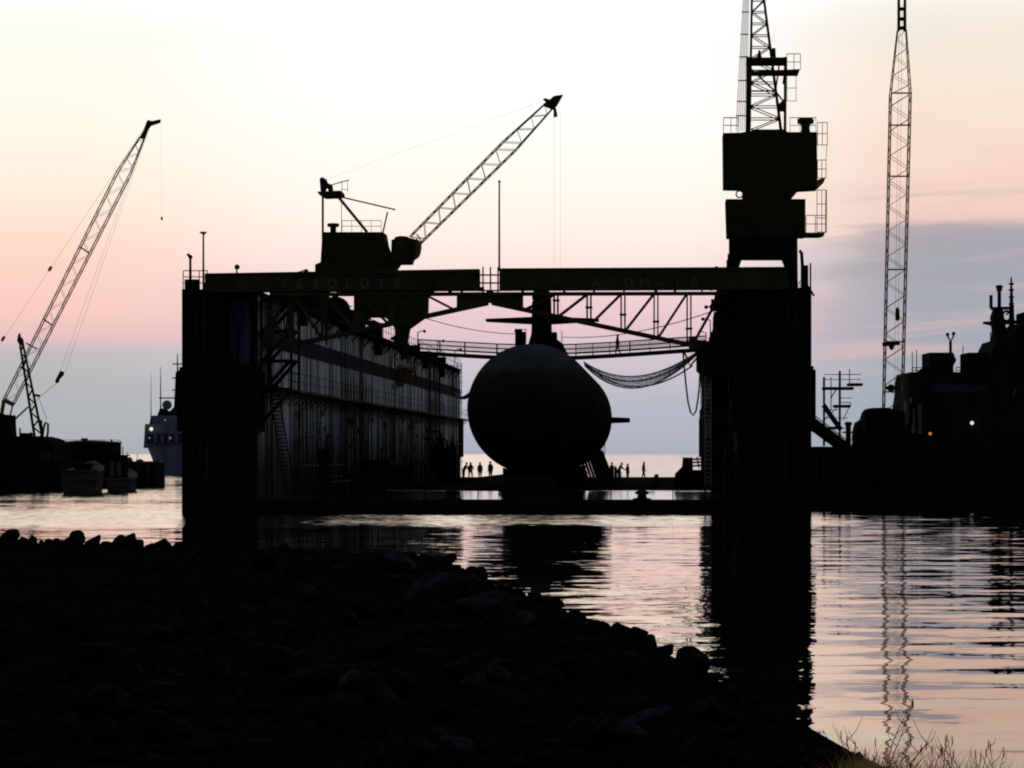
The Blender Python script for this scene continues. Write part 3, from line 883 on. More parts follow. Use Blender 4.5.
mb.box(D(713, 0, 2).x, D(721, 0, 2).x, 3.2, 3.4, 1.2, 8.2); mb.box(D(724, 0, 2).x, D(728, 0, 2).x, 3.6, 3.8, 4.0, 9.8)
mb.build('access_tower', 'dock', wr, fr)
mb = MB(); ladder(mb, D(708, 486, 1.2), D(708, 372, 1.2), (.35, 0, 0), 26, .03); mb.build('ladder', 'plank', wr, fr)
mb = MB(); F1 = [D(x, y, .8) for x, y in ((697, 341), (737, 341), (737, 376), (705, 376), (697, 369))]
mb.prism(F1, [p + V((0, 5.5, 0)) for p in F1]); mb.build('hinge_platform', 'dock', wr, fr)
mb = MB(); F1 = [D(x, y, 1.2) for x, y in ((721, 293), (745, 293), (745, 345), (709, 345), (712, 333), (719, 310))]
mb.prism(F1, [p + V((0, 4, 0)) for p in F1]); mb.build('wind_screen', 'machine', wr, fr)
mb = MB()
mb.box(*sorted((D(711, 0, .6).x, D(718, 0, .6).x)), .3, .9, D(0, 307, .6).z, D(0, 301, .6).z)
mb.ball(D(713, 307, .5), .22, 8); mb.ball(D(717, 302, .5), .18, 8); mb.bar(D(715, 300, .6), D(722, 294, .6), .12)
mb.build('floodlight_cluster', 'machine', wr, fr)
mb = MB()
mb.tube(D(801.5, 252, 2), D(803, 276, 2), .10, 8); mb.tube(D(801.5, 252, 2), D(799, 251, 2), .10, 8)
mb.box(D(801, 0, 2).x, D(808, 0, 2).x, 1.5, 2.5, WT - .02, D(0, 268, 2).z)
mb.tube(D(810.5, 263, 2), D(810.5, 290, 2), .05, 6); mb.bar(D(806, 283, 2), D(814, 296, 2), .12)
mb.build('pipe_vent', 'machine', wr, fr)

def swing(s):
    """half of the swing bridge that closes the dock mouth"""
    ua, ub = (-17.2, -0.9) if s < 0 else (.3, 17.35)
    za = 14.50 if s < 0 else 14.53
    mb = MB()
    zo = za - (.22 if s < 0 else -.04)           # the outer end hangs a little lower
    def quad(u0, u1, z00, z10, z01, z11, v0, v1):
        fq = [V((u0, v0, z00)), V((u1, v0, z10)), V((u1, v0, z11)), V((u0, v0, z01))]
        mb.prism(fq, [p + V((0, v1 - v0, 0)) for p in fq])
    if s < 0: quad(ua, ub, 13.17, 13.24, zo, za, -1.0, .25)
    else: quad(ua, ub, 13.24, 13.26, za, zo, -1.0, .25)
    mb.box(ua, ub, -1.12, .36, za - .09 if s > 0 else zo - .06, (za if s > 0 else zo) - .02)
    for i in range(9):
        u = ua + (ub - ua) * (i + .5) / 9
        mb.box(u - .04, u + .04, -1.06, -.99, 13.3, za - .3)
    gd = mb.build('swing_bridge', 'girder', dock, fr)
    # flange, spacers
    mb = MB()
    lo, hi = (-13.2, -.306) if s < 0 else (-.30, 13.4)
    mb.box(lo, hi, -.95, .2, 12.95, 13.125)
    rnd = random.Random(5 + s)
    u = lo
    while u < hi:
        w = rnd.uniform(.05, .25); mb.box(u, u + w, -.6, -.1, 13.1, 13.26); u += rnd.uniform(.4, 2.2)
    if s < 0:
        mb.box(-9.2, -7.9, -.7, 0, 13.05, 13.25); mb.box(-12.0, -10.9, -.7, 0, 13.05, 13.25); mb.box(-5.2, -3.6, -.7, 0, 13.05, 13.25)
    mb.build('lower_flange', 'girder', gd, fr)
    # tapered truss
    mb = MB()
    X = lambda px: D(px if s > 0 else 980 - px, 300, -.4).x
    zc = lambda px: D(px, 302.5 + (px - 490) * .212, -.4).z
    for v in (-.8, 0.05):
        mb.bar((X(492), v, zc(492)), (X(700), v, zc(700)), .26, .24)
        ps = [556, 589, 623, 656, 689]
        for p in ps:
            for d in (-.11, .11): mb.bar((X(p) + d, v, zc(p)), (X(p) + d, v, 12.95), .085)
            mb.box(X(p) - .2, X(p) + .2, v - .05, v + .05, zc(p) + .9, zc(p) + 1.0)
        for a, b in zip([523] + ps, ps): mb.bar((X(a + 2), v, zc(a + 2)), (X(b - 3), v, 12.95), .13)
    for p in range(495, 700, 12):
        mb.bar((X(p), -.8, zc(p)), (X(p), .05, zc(p)), .08)
    gx = sorted((X(492), X(523)))
    FQ = [V((X(489.9), -.75, 12.96)), V((X(523), -.75, 12.96)), V((X(523), -.75, zc(523))), V((X(489.9), -.75, zc(491)))]
    mb.prism(FQ, [p + V((0, .75, 0)) for p in FQ])
    hb = D(693 if s > 0 else 287, 344, -.4); mb.box(hb.x - .25, hb.x + .25, -.9, .15, hb.z - .35, hb.z + .4)
    mb.bar(hb, D(714 if s > 0 else 266, 306, -.4), .17)
    if s > 0: pass
    else:
        for k in range(7): mb.bar((X(689) - 1.2 - k * .12, -.4, zc(689) - .1 * k), (X(689) - .4 - k * .1, -.4, 12.95), .07)
    mb.build('truss', 'girder', gd, fr)
    # lettering
    word, x0, dx, yc = ('RESOLUTE', 283.5, 16.25, 283.5) if s < 0 else ('AFDM-10', 596.5, 16.2, 282.5)
    for i, ch in enumerate(word):
        cu = bpy.data.curves.new('glyph', 'FONT'); cu.body = ch; cu.size = .78; cu.align_x = 'CENTER'; cu.extrude = .004; cu.resolution_u = 3; cu.offset = .012
        tmp = bpy.data.objects.new('glyph', cu); col.objects.link(tmp)
        dg = bpy.context.evaluated_depsgraph_get()
        me = bpy.data.meshes.new_from_object(tmp.evaluated_get(dg))
        p = D(x0 + dx * i, yc, -1.0)
        mb = MB()
        mb.add([V((p.x + q.co.x, -1.008 - q.co.z, p.z - .27 + q.co.y)) for q in me.vertices], [tuple(f.vertices) for f in me.polygons])
        bpy.data.objects.remove(tmp); bpy.data.curves.remove(cu); bpy.data.meshes.remove(me)
        mb.build('letter', 'letter', gd, fr)
    return gd
sw_l = swing(-1); sw_r = swing(1)
mb = MB()
for y in (275, 283, 290.5): mb.tube(D(479, y, -.4), D(501, y, -.4), .05, 6)
for x in (483, 490.5, 498): mb.tube(D(x, 267, -.4), D(x, 294, -.4), .045, 6)
mb.box(D(479, 0, -.4).x, D(484, 0, -.4).x, -.7, -.1, 13.2, 13.45)
mb.build('bridge_gate', 'steel', sw_l, fr)

# lamp posts and poles standing on the dock
def pole(name, px, y0, y1, v, r, label, cat, head=None, m='steel'):
    o = empty(name, loc=fr @ D(px, y1, v), label=label, cat=cat)
    mb = MB(); mb.tube(D(px, y1, v), D(px, y0, v), r * 1.3, 8, r); mb.build('post', m, o, fr)
    if head: head(o)
    return o
def head_t(o):
    mb = MB(); a, b = D(200, 232.5, 1), D(206.5, 232.5, 1); mb.bar(a, b, .14, .10)
    mb.prism([D(201, 233, .9), D(206, 233, .9), D(203.5, 236, .9)], [D(201, 233, 1.1), D(206, 233, 1.1), D(203.5, 236, 1.1)]); mb.build('lamp_head', 'steel', o, fr)
pole('lamp_post', 203.4, 233, 290, 1.0, .05, 'tall thin lamp post with flat T head on the left wall end', 'lamp post', head_t)
def head_c(o):
    mb = MB(); mb.bar(D(187.5, 254, .8), D(191, 258, .8), .2, .16); mb.ball(D(190.5, 257, .8), .13, 8); mb.build('lamp_head', 'steel', o, fr)
pole('lamp_post', 190.3, 256, 288, .8, .07, 'short lamp post with drooping head at the far left corner of the dock', 'lamp post', head_c)
def head_s(o):
    mb = MB(); mb.ball(D(237, 267, -.4), .16, 8); mb.bar(D(236, 266, -.4), D(239.5, 268, -.4), .12); mb.build('lamp_head', 'steel', o, fr)
pole('lamp_post', 236.8, 267, 274, -.4, .04, 'stubby little lamp on top of the left girder', 'lamp post', head_s)
pole('antenna_pole', 499.3, 181, 271, -.4, .045, 'slender bare pole rising above the gap in the girder', 'pole',
     lambda o: MB().ball(D(499.3, 181.5, -.4), .08, 6).build('finial', 'steel', o, fr))

# hanging work stage on left wall
mb = MB(); q = [D(x, y, 100) for x, y in ((379.5, 383.5), (397, 366), (415, 371), (402, 387))]
q2 = [p + V((-.25, 2.6, .35)) for p in q]
mb.prism(q, q2); st = mb.build('work_stage', 'brown', None, fr); tag(st, 'brown tilted work stage hanging from the top of the left dock wall', 'work platform')
mb = MB()
for p in q2[1:3]: mb.tube(p, V((-14.9, p.y, WT)), .05, 5)
mb.build('hanger', 'rope', st, fr)

# footbridge between the wall tops
fb = empty('footbridge', matrix=M_DOCK @ Matrix.Translation((0, 115, 13.0)), label='long sagging footbridge spanning the two wall tops behind the submarine sail', cat='footbridge')
pts = [D(px, y, 115) for px, y in ((418, 353), (440, 354.3), (465, 355.8), (497, 357.5), (535, 358.5), (576, 357.8), (610, 356), (650, 353.3), (690, 350.5), (706, 349.5))]
mb = MB(); mr = MB(); mpn = MB()
for a, b in zip(pts, pts[1:]):
    mb.bar(a, b, 1.4, .36)
    n = max(1, int((b - a).length / 1.6))
    for s in (-.65, .65):
        for i in range(n + 1):
            p = a + (b - a) * i / n + V((0, s, 0)); mr.tube(p, p + V((0, 0, 1.28)), .04, 5)
        for h in (.45, .85, 1.28): mr.tube(a + V((0, s, h)), b + V((0, s, h)), .045, 5)
for a, b in zip(pts, pts[1:]):
    n = int((b - a).length / .16)
    fine = 1 if a.x > 1 else .6
    for i in range(n):
        p = a + (b - a) * i / n + V((0, .70, .38)); mpn.tube(p, p + V((0, 0, .82)), .026 * fine, 4)
    for k in range(6):
        h = V((0, .70, .40 + k * .15)); mpn.tube(a + h, b + h, .016 * fine, 4)
mb.build('deck', 'steel', fb, fr); mr.build('handrail', 'steel', fb, fr); mpn.build('side_screen', 'hemp', fb, fr)

# ================================================================ submarine
SU, SZ, SR, S0 = .36, 6.86, 4.76, 34.0
SUBM = M_DOCK @ Matrix.Translation((SU, S0, 0))
sub = empty('submarine', matrix=SUBM, label='black nuclear submarine seen bow on, resting on blocks in the dry dock', cat='submarine')
prof = []
for i in range(25):
    a = math.pi / 2 * i / 24
    prof.append((max(.03, SR * math.sin(a) ** .92), 10.5 * (1 - math.cos(a))))
prof += [(SR, 30), (SR, 50), (SR, 72)]
for i in range(1, 15):
    t = i / 14; prof.append((max(.45, SR * (1 - t ** 1.7 * .92)), 72 + 36 * t))
mb = MB(); mb.lathe(prof, (0, 0, SZ), 64, 'Y')
hull = mb.build('hull', 'hull', sub, SUBM)
mb = MB()                                                  # sail: stacked foil sections
def foil(z, hw, y0, y1):
    n = 12; L = y1 - y0
    up = [(hw * (math.sin(math.pi * min(1, t) ** .62)) ** .75, y0 + L * t) for t in [i / n for i in range(n + 1)]]
    return [V((max(.02, a), b, z)) for a, b in up] + [V((-max(.02, a), b, z)) for a, b in reversed(up)]
secs = [foil(11.0, 1.75, 22.5, 36), foil(11.9, 1.1, 23.6, 34.6), foil(13.0, .80, 24.2, 34), foil(16.2, .74, 24.6, 33.5), foil(16.35, .6, 25, 33)]
n = len(secs[0])
mb.add([p for s_ in secs for p in s_], [tuple(range(n))[::-1]] + [tuple(range((len(secs) - 1) * n, len(secs) * n))] +
       [(k * n + i, k * n + (i + 1) % n, (k + 1) * n + (i + 1) % n, (k + 1) * n + i) for k in range(len(secs) - 1) for i in range(n)], True)
sl_ = mb.build('sail', 'sail', sub, SUBM)
for s in (-1, 1):
    mb = MB(); tip = 4.45
    a = [V((s * .5, 27.2, 14.08)), V((s * .5, 30.2, 14.08)), V((s * tip, 30.0, 14.13)), V((s * tip, 28.2, 14.13))]
    for dz0, dz1 in ((.26, .10),):
        top = [p + V((0, 0, dz0 if i < 2 else dz1)) for i, p in enumerate(a)]; bot = [p - V((0, 0, dz0 if i < 2 else dz1)) for i, p in enumerate(a)]
        mb.prism(top, bot)
    mb.build('sail_plane', 'sail', sl_, SUBM)
    mb = MB()
    a = [V((s * 1.0, 94.5, SZ + .1)), V((s * 1.0, 102, SZ + .1)), V((s * 6.1, 100.8, SZ + .1)), V((s * 6.1, 97.2, SZ + .1))]
    mb.prism([p + V((0, 0, .42 if i < 2 else .22)) for i, p in enumerate(a)], [p - V((0, 0, .42 if i < 2 else .22)) for i, p in enumerate(a)])
    mb.build('stern_plane', 'sail', sub, SUBM)
    mb = MB()
    a = [V((0, 96, SZ + s * 1)), V((0, 103.5, SZ + s * 1)), V((0, 102.5, SZ + s * 4.6)), V((0, 98, SZ + s * 4.6))]
    mb.prism([p + V((.3 if i < 2 else .15, 0, 0)) for i, p in enumerate(a)], [p - V((.3 if i < 2 else .15, 0, 0)) for i, p in enumerate(a)])
    mb.build('rudder', 'sail', sub, SUBM)
mb = MB(); mb.lathe([(.45, 107.8), (.5, 108.4), (.1, 109.6)], (0, 0, SZ), 14, 'Y')
for k in range(7):
    t = 2 * math.pi * k / 7; d = V((math.cos(t), 0, math.sin(t))); e = V((-math.sin(t), 0, math.cos(t)))
    c0 = V((0, 108.3, SZ))
    q = [c0 + d * .4 - e * .2, c0 + d * 1.3 - e * .15 + V((0, .3, 0)), c0 + d * 2.0 + e * .5 + V((0, .5, 0)), c0 + d * 1.3 + e * .65 + V((0, .5, 0)), c0 + d * .4 + e * .25]
    mb.prism(q, [p + V((0, .06, 0)) for p in q])
mb.build('propeller', 'brown', sub, SUBM)
SD = lambda px, py, v: D(px, py, v)
mb = MB()                                                   # covers and gear on the casing
p = D(520.5, 345, 44)
mb.box(p.x - .35, p.x + .35, 43.3, 45, p.z - .4, D(0, 333, 44).z)
mb.box(p.x - .42, p.x + .1, 43.6, 44.6, D(0, 333.2, 44).z, D(0, 330, 44).z)
rail(mb, [D(515.5, 345, 43.5), D(520, 344, 43.5), D(526, 343, 43.5)], 1.0, .03)
mb.build('hatch_cover', 'sail', sub, fr)
mb = MB()
F1 = [D(x, y, 50) for x, y in ((552, 345), (551, 341), (556, 338.5), (562, 343), (567, 353), (560, 352))]
mb.prism(F1, [p + V((0, 1.5, 0)) for p in F1]); mb.tube(D(562, 345, 50), D(562, 331, 50), .03, 5)
mb.build('casing_gear', 'sail', sub, fr)
mb = MB(); mb.box(D(549, 0, 60).x, D(557, 0, 60).x, 58, 60.5, 11.2, D(0, 334, 60).z); mb.build('access_hut', 'sail', sub, fr)

# keel blocks
kb = None
rows = [37 + i * 6.2 for i in range(16)]
for i, v in enumerate(rows):
    if i == 0:
        kb = empty('keel_block', matrix=M_DOCK @ Matrix.Translation((SU, v, ZD)), group='keel blocks in a row under the submarine',
                   label='foremost heavy timber keel block under the submarine bow', cat='keel block')
        fm = M_DOCK @ Matrix.Translation((SU, v, ZD))
        mb = MB()
        mb.box(-2.1, 2.1, -.6, .6, 0.01, .42); mb.build('concrete_base', 'quay', kb, fm)
        mb = MB(); mb.box(-1.9, 1.9, -.55, .55, .42, .95); mb.box(-1.5, 1.5, -.5, .5, .95, 1.26); mb.build('timber_cap', 'timber', kb, fm)
    else:
        c = copy_tree(kb); c.matrix_world = M_DOCK @ Matrix.Translation((SU, v, ZD))
        c['label'] = 'heavy timber keel block further back under the submarine keel'
cr0 = None
for i, v in enumerate([46 + k * 9 for k in range(8)]):
    for s in (-1, 1):
        mtx = M_DOCK @ Matrix.Translation((SU + s * 1.5, v, ZD)) @ (Matrix.Rotation(math.pi, 4, 'Z') if s < 0 else Matrix.Identity(4))
        first = {(-1, 0): 'nearest stepped cradle block wedged under the left side of the hull', (1, 0): 'nearest stepped cradle block wedged under the right side of the hull'}
        lab = first.get((s, i), 'stepped timber cradle block further back along the %s side of the hull' % ('left' if s < 0 else 'right'))
        if cr0 is None:
            cr0 = empty('cradle_block', matrix=mtx, label=lab, cat='cradle block', group='cradle blocks along the hull sides')
            mb = MB(); mb.box(-.85, .85, -.8, .8, .01, .55); mb.build('concrete_base', 'quay', cr0, mtx @ Matrix.Identity(4))
            mb = MB()
            a = [V((x, -.7, z)) for x, z in ((-.7, .55), (.7, .55), (.75, 1.72), (.4, 1.62), (-.7, 1.26))]
            if s < 0: pass
            mb.prism(a, [p + V((0, 1.4, 0)) for p in a]); mb.build('timber_cap', 'timber', cr0, mtx)
        else:
            c = copy_tree(cr0); c.matrix_world = mtx; c['label'] = lab

# ================================================================ cables over the dock
def cable(name, pts, r, label, m='rope', cat='cable', frame=fr):
    mb = MB(); mb.path(pts, r, 6); o = mb.build(name, m, None, frame); return tag(o, label, cat)
mb = MB()
A, Bp = D(697, 352, 6), D(584, 362, 60)
NK = 13
c1 = [catenary(A + V((0, .06 * k, -.012 * k)), Bp + V((0, .18 * k, -.02 * k)), 1.30 + .05 * k + .08 * math.sin(k * 2.1), 26) for k in range(NK)]
for k, c in enumerate(c1): mb.path(c, .042 if k in (0, NK - 1) else .019, 5)
for i in range(2, 26): mb.path([c1[k][i] for k in range(NK)], .012, 4)
for i in range(3, 25, 2): mb.path([c1[k][min(25, i + (k % 3))] for k in range(NK)], .010, 4)
mb.path(c1[4], .05, 6)
o = mb.build('cable_net', 'hemp', None, fr); tag(o, 'net of shore power cables sagging from the submarine to the right wall', 'cable net')
cable('power_cable', catenary(D(692, 366, 8), D(588, 366, 62), 1.45, 26), .05, 'single cable drooping just under the sagging cable net')
loop = [D(x, y, 2.5) for x, y in ((683, 352), (684, 365), (686, 385), (688, 402), (690.5, 412), (693, 415.5), (696, 411), (698, 399), (699.5, 385), (700, 370), (700, 362))]
cable('power_cable', loop, .06, 'hanging loop of cable by the right wall platform')
cable('power_cable', [D(x, y, 2.2) for x, y in ((684, 352), (688, 360), (690, 366), (697, 358))], .07, 'short doubled cable tail under the right end of the footbridge')
cable('stay_wire', catenary(D(425, 318, 40), D(516, 334, 55), .25), .03, 'thin wire from the left wall down to the submarine sail')
cable('stay_wire', catenary(D(562, 337, 62), D(716, 310, 4), .55), .03, 'thin wire from the submarine sail up to the right wall')
cable('mooring_line', [D(605, 440, 66), D(604.5, 455, 66), D(604, 478, 66)], .035, 'short line hanging straight down the right side of the hull')
cable('mooring_line', catenary(D(455, 393, 150), D(470, 394, 46), .4), .16, 'thick fender rope from the left wall end to the hull')

# ================================================================ portal crane on the left wing wall
VL = 84
Lp = lambda px, py, dv=0: D(px, py, VL + dv)
mtx = M_DOCK @ Matrix.Translation((Lp(375, 300).x, VL, WT))
cl = empty('portal_crane', matrix=mtx, label='olive portal crane with raised lattice jib on the left dock wall', cat='crane')
pl = lambda outline, d0, d1, shift=0: ([Lp(x, y, d0) for x, y in outline], [Lp(x, y, d0) + V((0, d1 - d0, 0)) for x, y in outline])
mb = MB()
out = [(356, 288), (427, 288), (425.5, 318), (410, 329), (406, 352), (397, 352), (396, 332), (391, 322), (384, 317), (371, 317), (365.5, 323), (364, 342), (356, 342)]
for d in (-2.4, 1.8): mb.prism(*pl(out, d, d + .6))
out2 = [(357, 289), (426, 289), (425, 316), (357, 316)]
mb.prism(*pl(out2, -2.0, 1.9))
mb.prism(*pl([(320, 272), (398, 272), (398, 289.5), (330, 289.5)], -2.2, 2.0))
mb.build('portal', 'crane', cl, fr)
mb = MB()
mb.prism(*pl([(315, 275), (315, 264.5), (320.5, 262), (322.3, 232), (383, 232), (385, 243), (388, 252), (393, 258.5), (397.5, 262.5), (393.5, 268), (394, 275)], -2, 2))
hs = mb.build('machinery_house', 'crane', cl, fr)
mb = MB(); c = Lp(333.2, 232); mb.lathe([(.26, 0), (.26, .42), (.5, .48), (.52, .72), (.42, .76)], (c.x, VL, c.z - .02), 14); mb.build('ventilator', 'crane', hs, fr)
mb = MB()
for d in (-1.9, 1.9): rail(mb, spaced(Lp(342, 232, d), Lp(381, 232, d), 4), .98, .022)
mb.build('roof_rail', 'yellow', hs, fr)
mb = MB()
for d in (-1.4, 1.4):
    mb.bar(Lp(322.8, 268, d), Lp(322.8, 194, d), .17)
    mb.bar(Lp(336, 194, d), Lp(367, 232, d), .24)
    mb.bar(Lp(387.5, 212, d), Lp(382.6, 234, d), .12); mb.bar(Lp(382.6, 234, d), Lp(385, 252, d), .22)
mb.bar(Lp(341.5, 194), Lp(341.5, 232), .05)
mb.prism(*pl([(317, 191.5), (340.5, 190.5), (341, 194.5), (337, 195.5), (322, 196), (319, 194.5)], -1.7, 1.7))
af = mb.build('a_frame', 'crane', cl, fr)
mb = MB(); mb.prism(*pl([(319.5, 178.5), (322, 177), (325, 178.5), (326, 182), (331, 184.5), (331.5, 191), (328.5, 191), (327, 187.5), (325, 187), (323.5, 191), (320.5, 191)], -.8, .8)); mb.build('sheave_block', 'crane', af, fr)
mb = MB()
for d in (-1.2, 1.2): mb.bar(Lp(341, 197, d), Lp(394.5, 209.5, d), .12)
mb.bar(Lp(394.5, 209.5, -1.3), Lp(394.5, 209.5, 1.3), .14)
mb.build('stay_link', 'amber', af, fr)
mb = MB()
mb.bar(Lp(331, 185, -1), Lp(349, 180, -1), .08)
for x in (342, 347.5): mb.tube(Lp(x, 181, -1), Lp(x, 192, -1), .025, 5)
mb.tube(Lp(341, 189, -1), Lp(348.5, 190, -1), .025, 5)
mb.build('top_rail', 'yellow', af, fr)
mb = MB(); mb.prism(*pl([(391.3, 240), (394, 239), (395, 237), (400, 235.8), (407, 236.3), (410, 238), (415, 239), (415, 257), (412.5, 259), (411, 263.5), (395, 263.8), (391, 258)], -2.6, -.4))
cb = mb.build('cab', 'crane', cl, fr)
mb = MB(); mb.prism(*pl([(396, 240), (403, 240), (403, 249), (396, 249)], -2.63, -2.58)); mb.build('window', 'glass', cb, fr)
mb = MB()
ring = [Lp(416 + 5.0 * math.sin(t), 246.5 - 12 * math.cos(t), -1.5) for t in [math.pi * i / 10 for i in range(11)]]
mb.path(ring, .06, 6)
mb.prism(*pl([(416.5, 238), (419.5, 241), (421, 247), (419.5, 254), (417, 258), (415.5, 256), (415.5, 240)], -1.3, -1.2)); mb.build('rope_guard', 'amber', cb, fr)
mb = MB()
k = Lp(547.5, 105, 0); k2 = Lp(556, 108, 0)
a0, b0 = Lp(410, 237, 0), Lp(418, 246, 0)
dv = V((0, 1.3, 0))
mid = .62
L_ = lambda p, q, t: p + (q - p) * t
am, bm_ = L_(Lp(409, 237), Lp(545, 103.5), .70) + V((-.10, 0, .12)), L_(Lp(418, 245), Lp(556, 108), .70) + V((.10, 0, -.08))
lattice(mb, a0, am, b0, bm_, dv, 13, .056, .026, cross=False)
lattice(mb, am, Lp(545, 104), bm_, Lp(553, 108), dv, 6, .056, .026, cross=False, d1=V((0, .5, 0)))
bo = mb.build('boom', 'yellow', cl, fr)
mb = MB()
mb.prism(*pl([(542.5, 105), (546, 101.5), (543, 99), (545, 98), (549.5, 99.5), (554, 95.8), (562.5, 94.5), (557, 104.5), (553, 109)], -.45, .45)); mb.prism(*pl([(553.5, 107), (556, 108), (557.5, 116), (553.5, 117)], -.25, .25))
mb.build('boom_head', 'crane', bo, fr)
mb = MB()
for x in (554.5, 560.5):
    z = Lp(x, 112); mb.tube(z, V((z.x, VL, 12.4)), .006, 5)
mb.build('hoist_rope', 'rope', bo, fr)
mb = MB()
hz = Lp(557.5, 112); mb.box(hz.x - .5, hz.x + .5, VL - .2, VL + .2, 11.4, 12.4); mb.path([(hz.x, VL, 11.4), (hz.x, VL, 10.9), (hz.x + .25, VL, 10.6), (hz.x + .45, VL, 10.85)], .07, 6)
mb.build('hook_block', 'crane', bo, fr)
mb = MB()
for d in (-.5, .5): mb.tube(Lp(326, 179.5, d), Lp(547, 99.5, d), .005, 5)
mb.build('pendant_rope', 'rope', bo, fr)

# ================================================================ portal crane on the right wing wall
VR = 9.5
Rp = lambda px, py, dv=0: D(px, py, VR + dv)
mtx = M_DOCK @ Matrix.Translation((Rp(765, 300).x, VR, WT))
crn = empty('portal_crane', matrix=mtx, label='tall dark portal crane with near vertical jib on the right dock wall', cat='crane')
pr = lambda outline, d0, d1: ([Rp(x, y, d0) for x, y in outline], [Rp(x, y, d0) + V((0, d1 - d0, 0)) for x, y in outline])
mb = MB()
for d in (-2.2, 1.6):
    mb.prism(*pr([(729, 236), (797.5, 236), (798, 297), (787, 297), (785, 268), (782, 260), (778, 258.5), (746, 258.5), (741.5, 260), (739, 268), (738.5, 297), (729, 297)], d, d + .6))
mb.prism(*pr([(730, 237), (797, 237), (797, 257), (730, 257)], -1.8, 1.8))
mb.box(Rp(727, 0).x, Rp(729.2, 0).x, VR - 2, VR - 1.6, WT, Rp(0, 258).z)
mb.prism(*pr([(726.5, 260), (729.5, 258), (729.5, 268), (726.5, 268)], -2, -1.6))
mb.build('portal', 'dock', crn, fr)
mb = MB(); mb.prism(*pr([(725.8, 199), (805.5, 199), (805.5, 235.5), (727, 236)], -1.5, 1.5)); lh = mb.build('lower_house', 'crane', crn, fr)
mb = MB()
mb.prism(*pr([(805, 232.5), (825, 232.5), (824, 235.5), (820, 236.8), (797, 236.8), (797, 232.5)], -2.0, -.8)); pf = mb.build('side_platform', 'crane', lh, fr)
mb = MB()
for d in (-1.95, -.85): rail(mb, [Rp(x, 232.5, d) for x in (806, 815.5, 825.5)], 1.05, .022)
mb.tube(Rp(825.5, 233, -1.9), Rp(826, 190, -1.9), .03, 5)
mb.build('handrail', 'yellow', lh, fr)
mb = MB(); mb.prism(*pr([(723, 133), (741, 132.5), (752, 130.5), (783, 129), (788, 132), (817, 132), (817.5, 187.5), (799, 188.5), (789.5, 199.5), (745, 199.5), (743, 198), (743, 187.5), (723.5, 187)], -1.4, 1.4))
uh = mb.build('machinery_house', 'crane', crn, fr)
mb = MB()
ring = [Rp(739.5 + 3.4 * math.sin(t), 194.2 + 3.4 * math.cos(t), -1) for t in [2 * math.pi * i / 14 for i in range(15)]]
mb.path(ring, .05, 6); mb.build('slew_pipe', 'amber', uh, fr)
mb = MB()
c = Rp(805.5, 132); mb.lathe([(.30, 0), (.26, .30), (.30, .5), (.50, .55), (.52, .80), (.46, .86)], (c.x, VR, c.z - .03), 14); mb.build('ventilator', 'crane', uh, fr)
mb = MB()
for d in (-2.4, 2.4): rail(mb, [Rp(x, 133, d) for x in (723.5, 731, 738)], .95, .022); rail(mb, [Rp(x, 133, d) for x in (790, 800, 816)], .95, .016)
mb.build('roof_rail', 'yellow', uh, fr)
# caged ladder
mb = MB()
def cage(x0, x1, y0, y1, d, n):
    for x in (x0, (x0 + x1) / 2, x1): mb.tube(Rp(x, y0, d), Rp(x, y1, d), .022, 5)
    for i in range(n + 1):
        y = y0 + (y1 - y0) * i / n; mb.tube(Rp(x0, y, d), Rp(x1, y, d), .025, 5)
cage(817.5, 827.3, 122.5, 145, -1.2, 2); cage(817.5, 826, 160, 178, -1.2, 2); cage(817, 826.5, 190, 232, -1.2, 3)
mb.tube(Rp(827, 145, -1.2), Rp(826, 160, -1.2), .02, 5)
mb.prism(*pr([(817, 180), (825.5, 177), (824, 182), (817, 189)], -1.6, -.8))
mb.build('caged_ladder', 'yellow', uh, fr)
mb = MB()
for d in (-.9, .9):
    mb.bar(Rp(747, 132, d), Rp(748, 57, d), .19); mb.bar(Rp(785, 132, d), Rp(785.3, 57, d), .17)
    mb.bar(Rp(751, 69, d), Rp(776, 92, d), .10); mb.bar(Rp(776, 92, d), Rp(784, 102, d), .10)
    mb.bar(Rp(779, 66, d), Rp(776, 88, d), .10); mb.bar(Rp(785, 70, d), Rp(783, 84, d), .1)
    mb.bar(Rp(747, 91, d), Rp(776, 91, d), .09)
mb.prism(*pr([(747, 57.5), (786.5, 57.2), (786.5, 62), (747, 62.2)], -1.0, 1.0))
mb.prism(*pr([(750, 71), (776, 70), (800, 69), (798.5, 73.5), (750, 73.5)], -.7, .7))
mb.prism(*pr([(757, 57.5), (758.5, 50), (760, 50), (762, 57.5)], -.3, .3)); mb.prism(*pr([(771, 55), (772, 48), (775.5, 48), (776, 57)], -.3, .3))
mb.prism(*pr([(778.5, 104), (785, 98), (785.5, 110), (778.5, 110)], -.5, .5))
af = mb.build('a_frame', 'crane', crn, fr)
mb = MB()
for d in (-.7, .7): rail(mb, [Rp(x, 70, d) for x in (787, 794, 800.5)], 1.0, .022)
for y in (64.5, 57): mb.tube(Rp(800.5, y, -.7), Rp(800.5, y, .7), .022, 5)
mb.build('top_rail', 'yellow', af, fr)
mb = MB()
for x in (787, 796): mb.tube(Rp(x, 74, -.6), Rp(x, 101, -.6), .018, 5)
for y in (88, 101): mb.tube(Rp(786, y, -.6), Rp(797, y, -.6), .02, 5)
mb.build('access_ladder', 'yellow', af, fr)
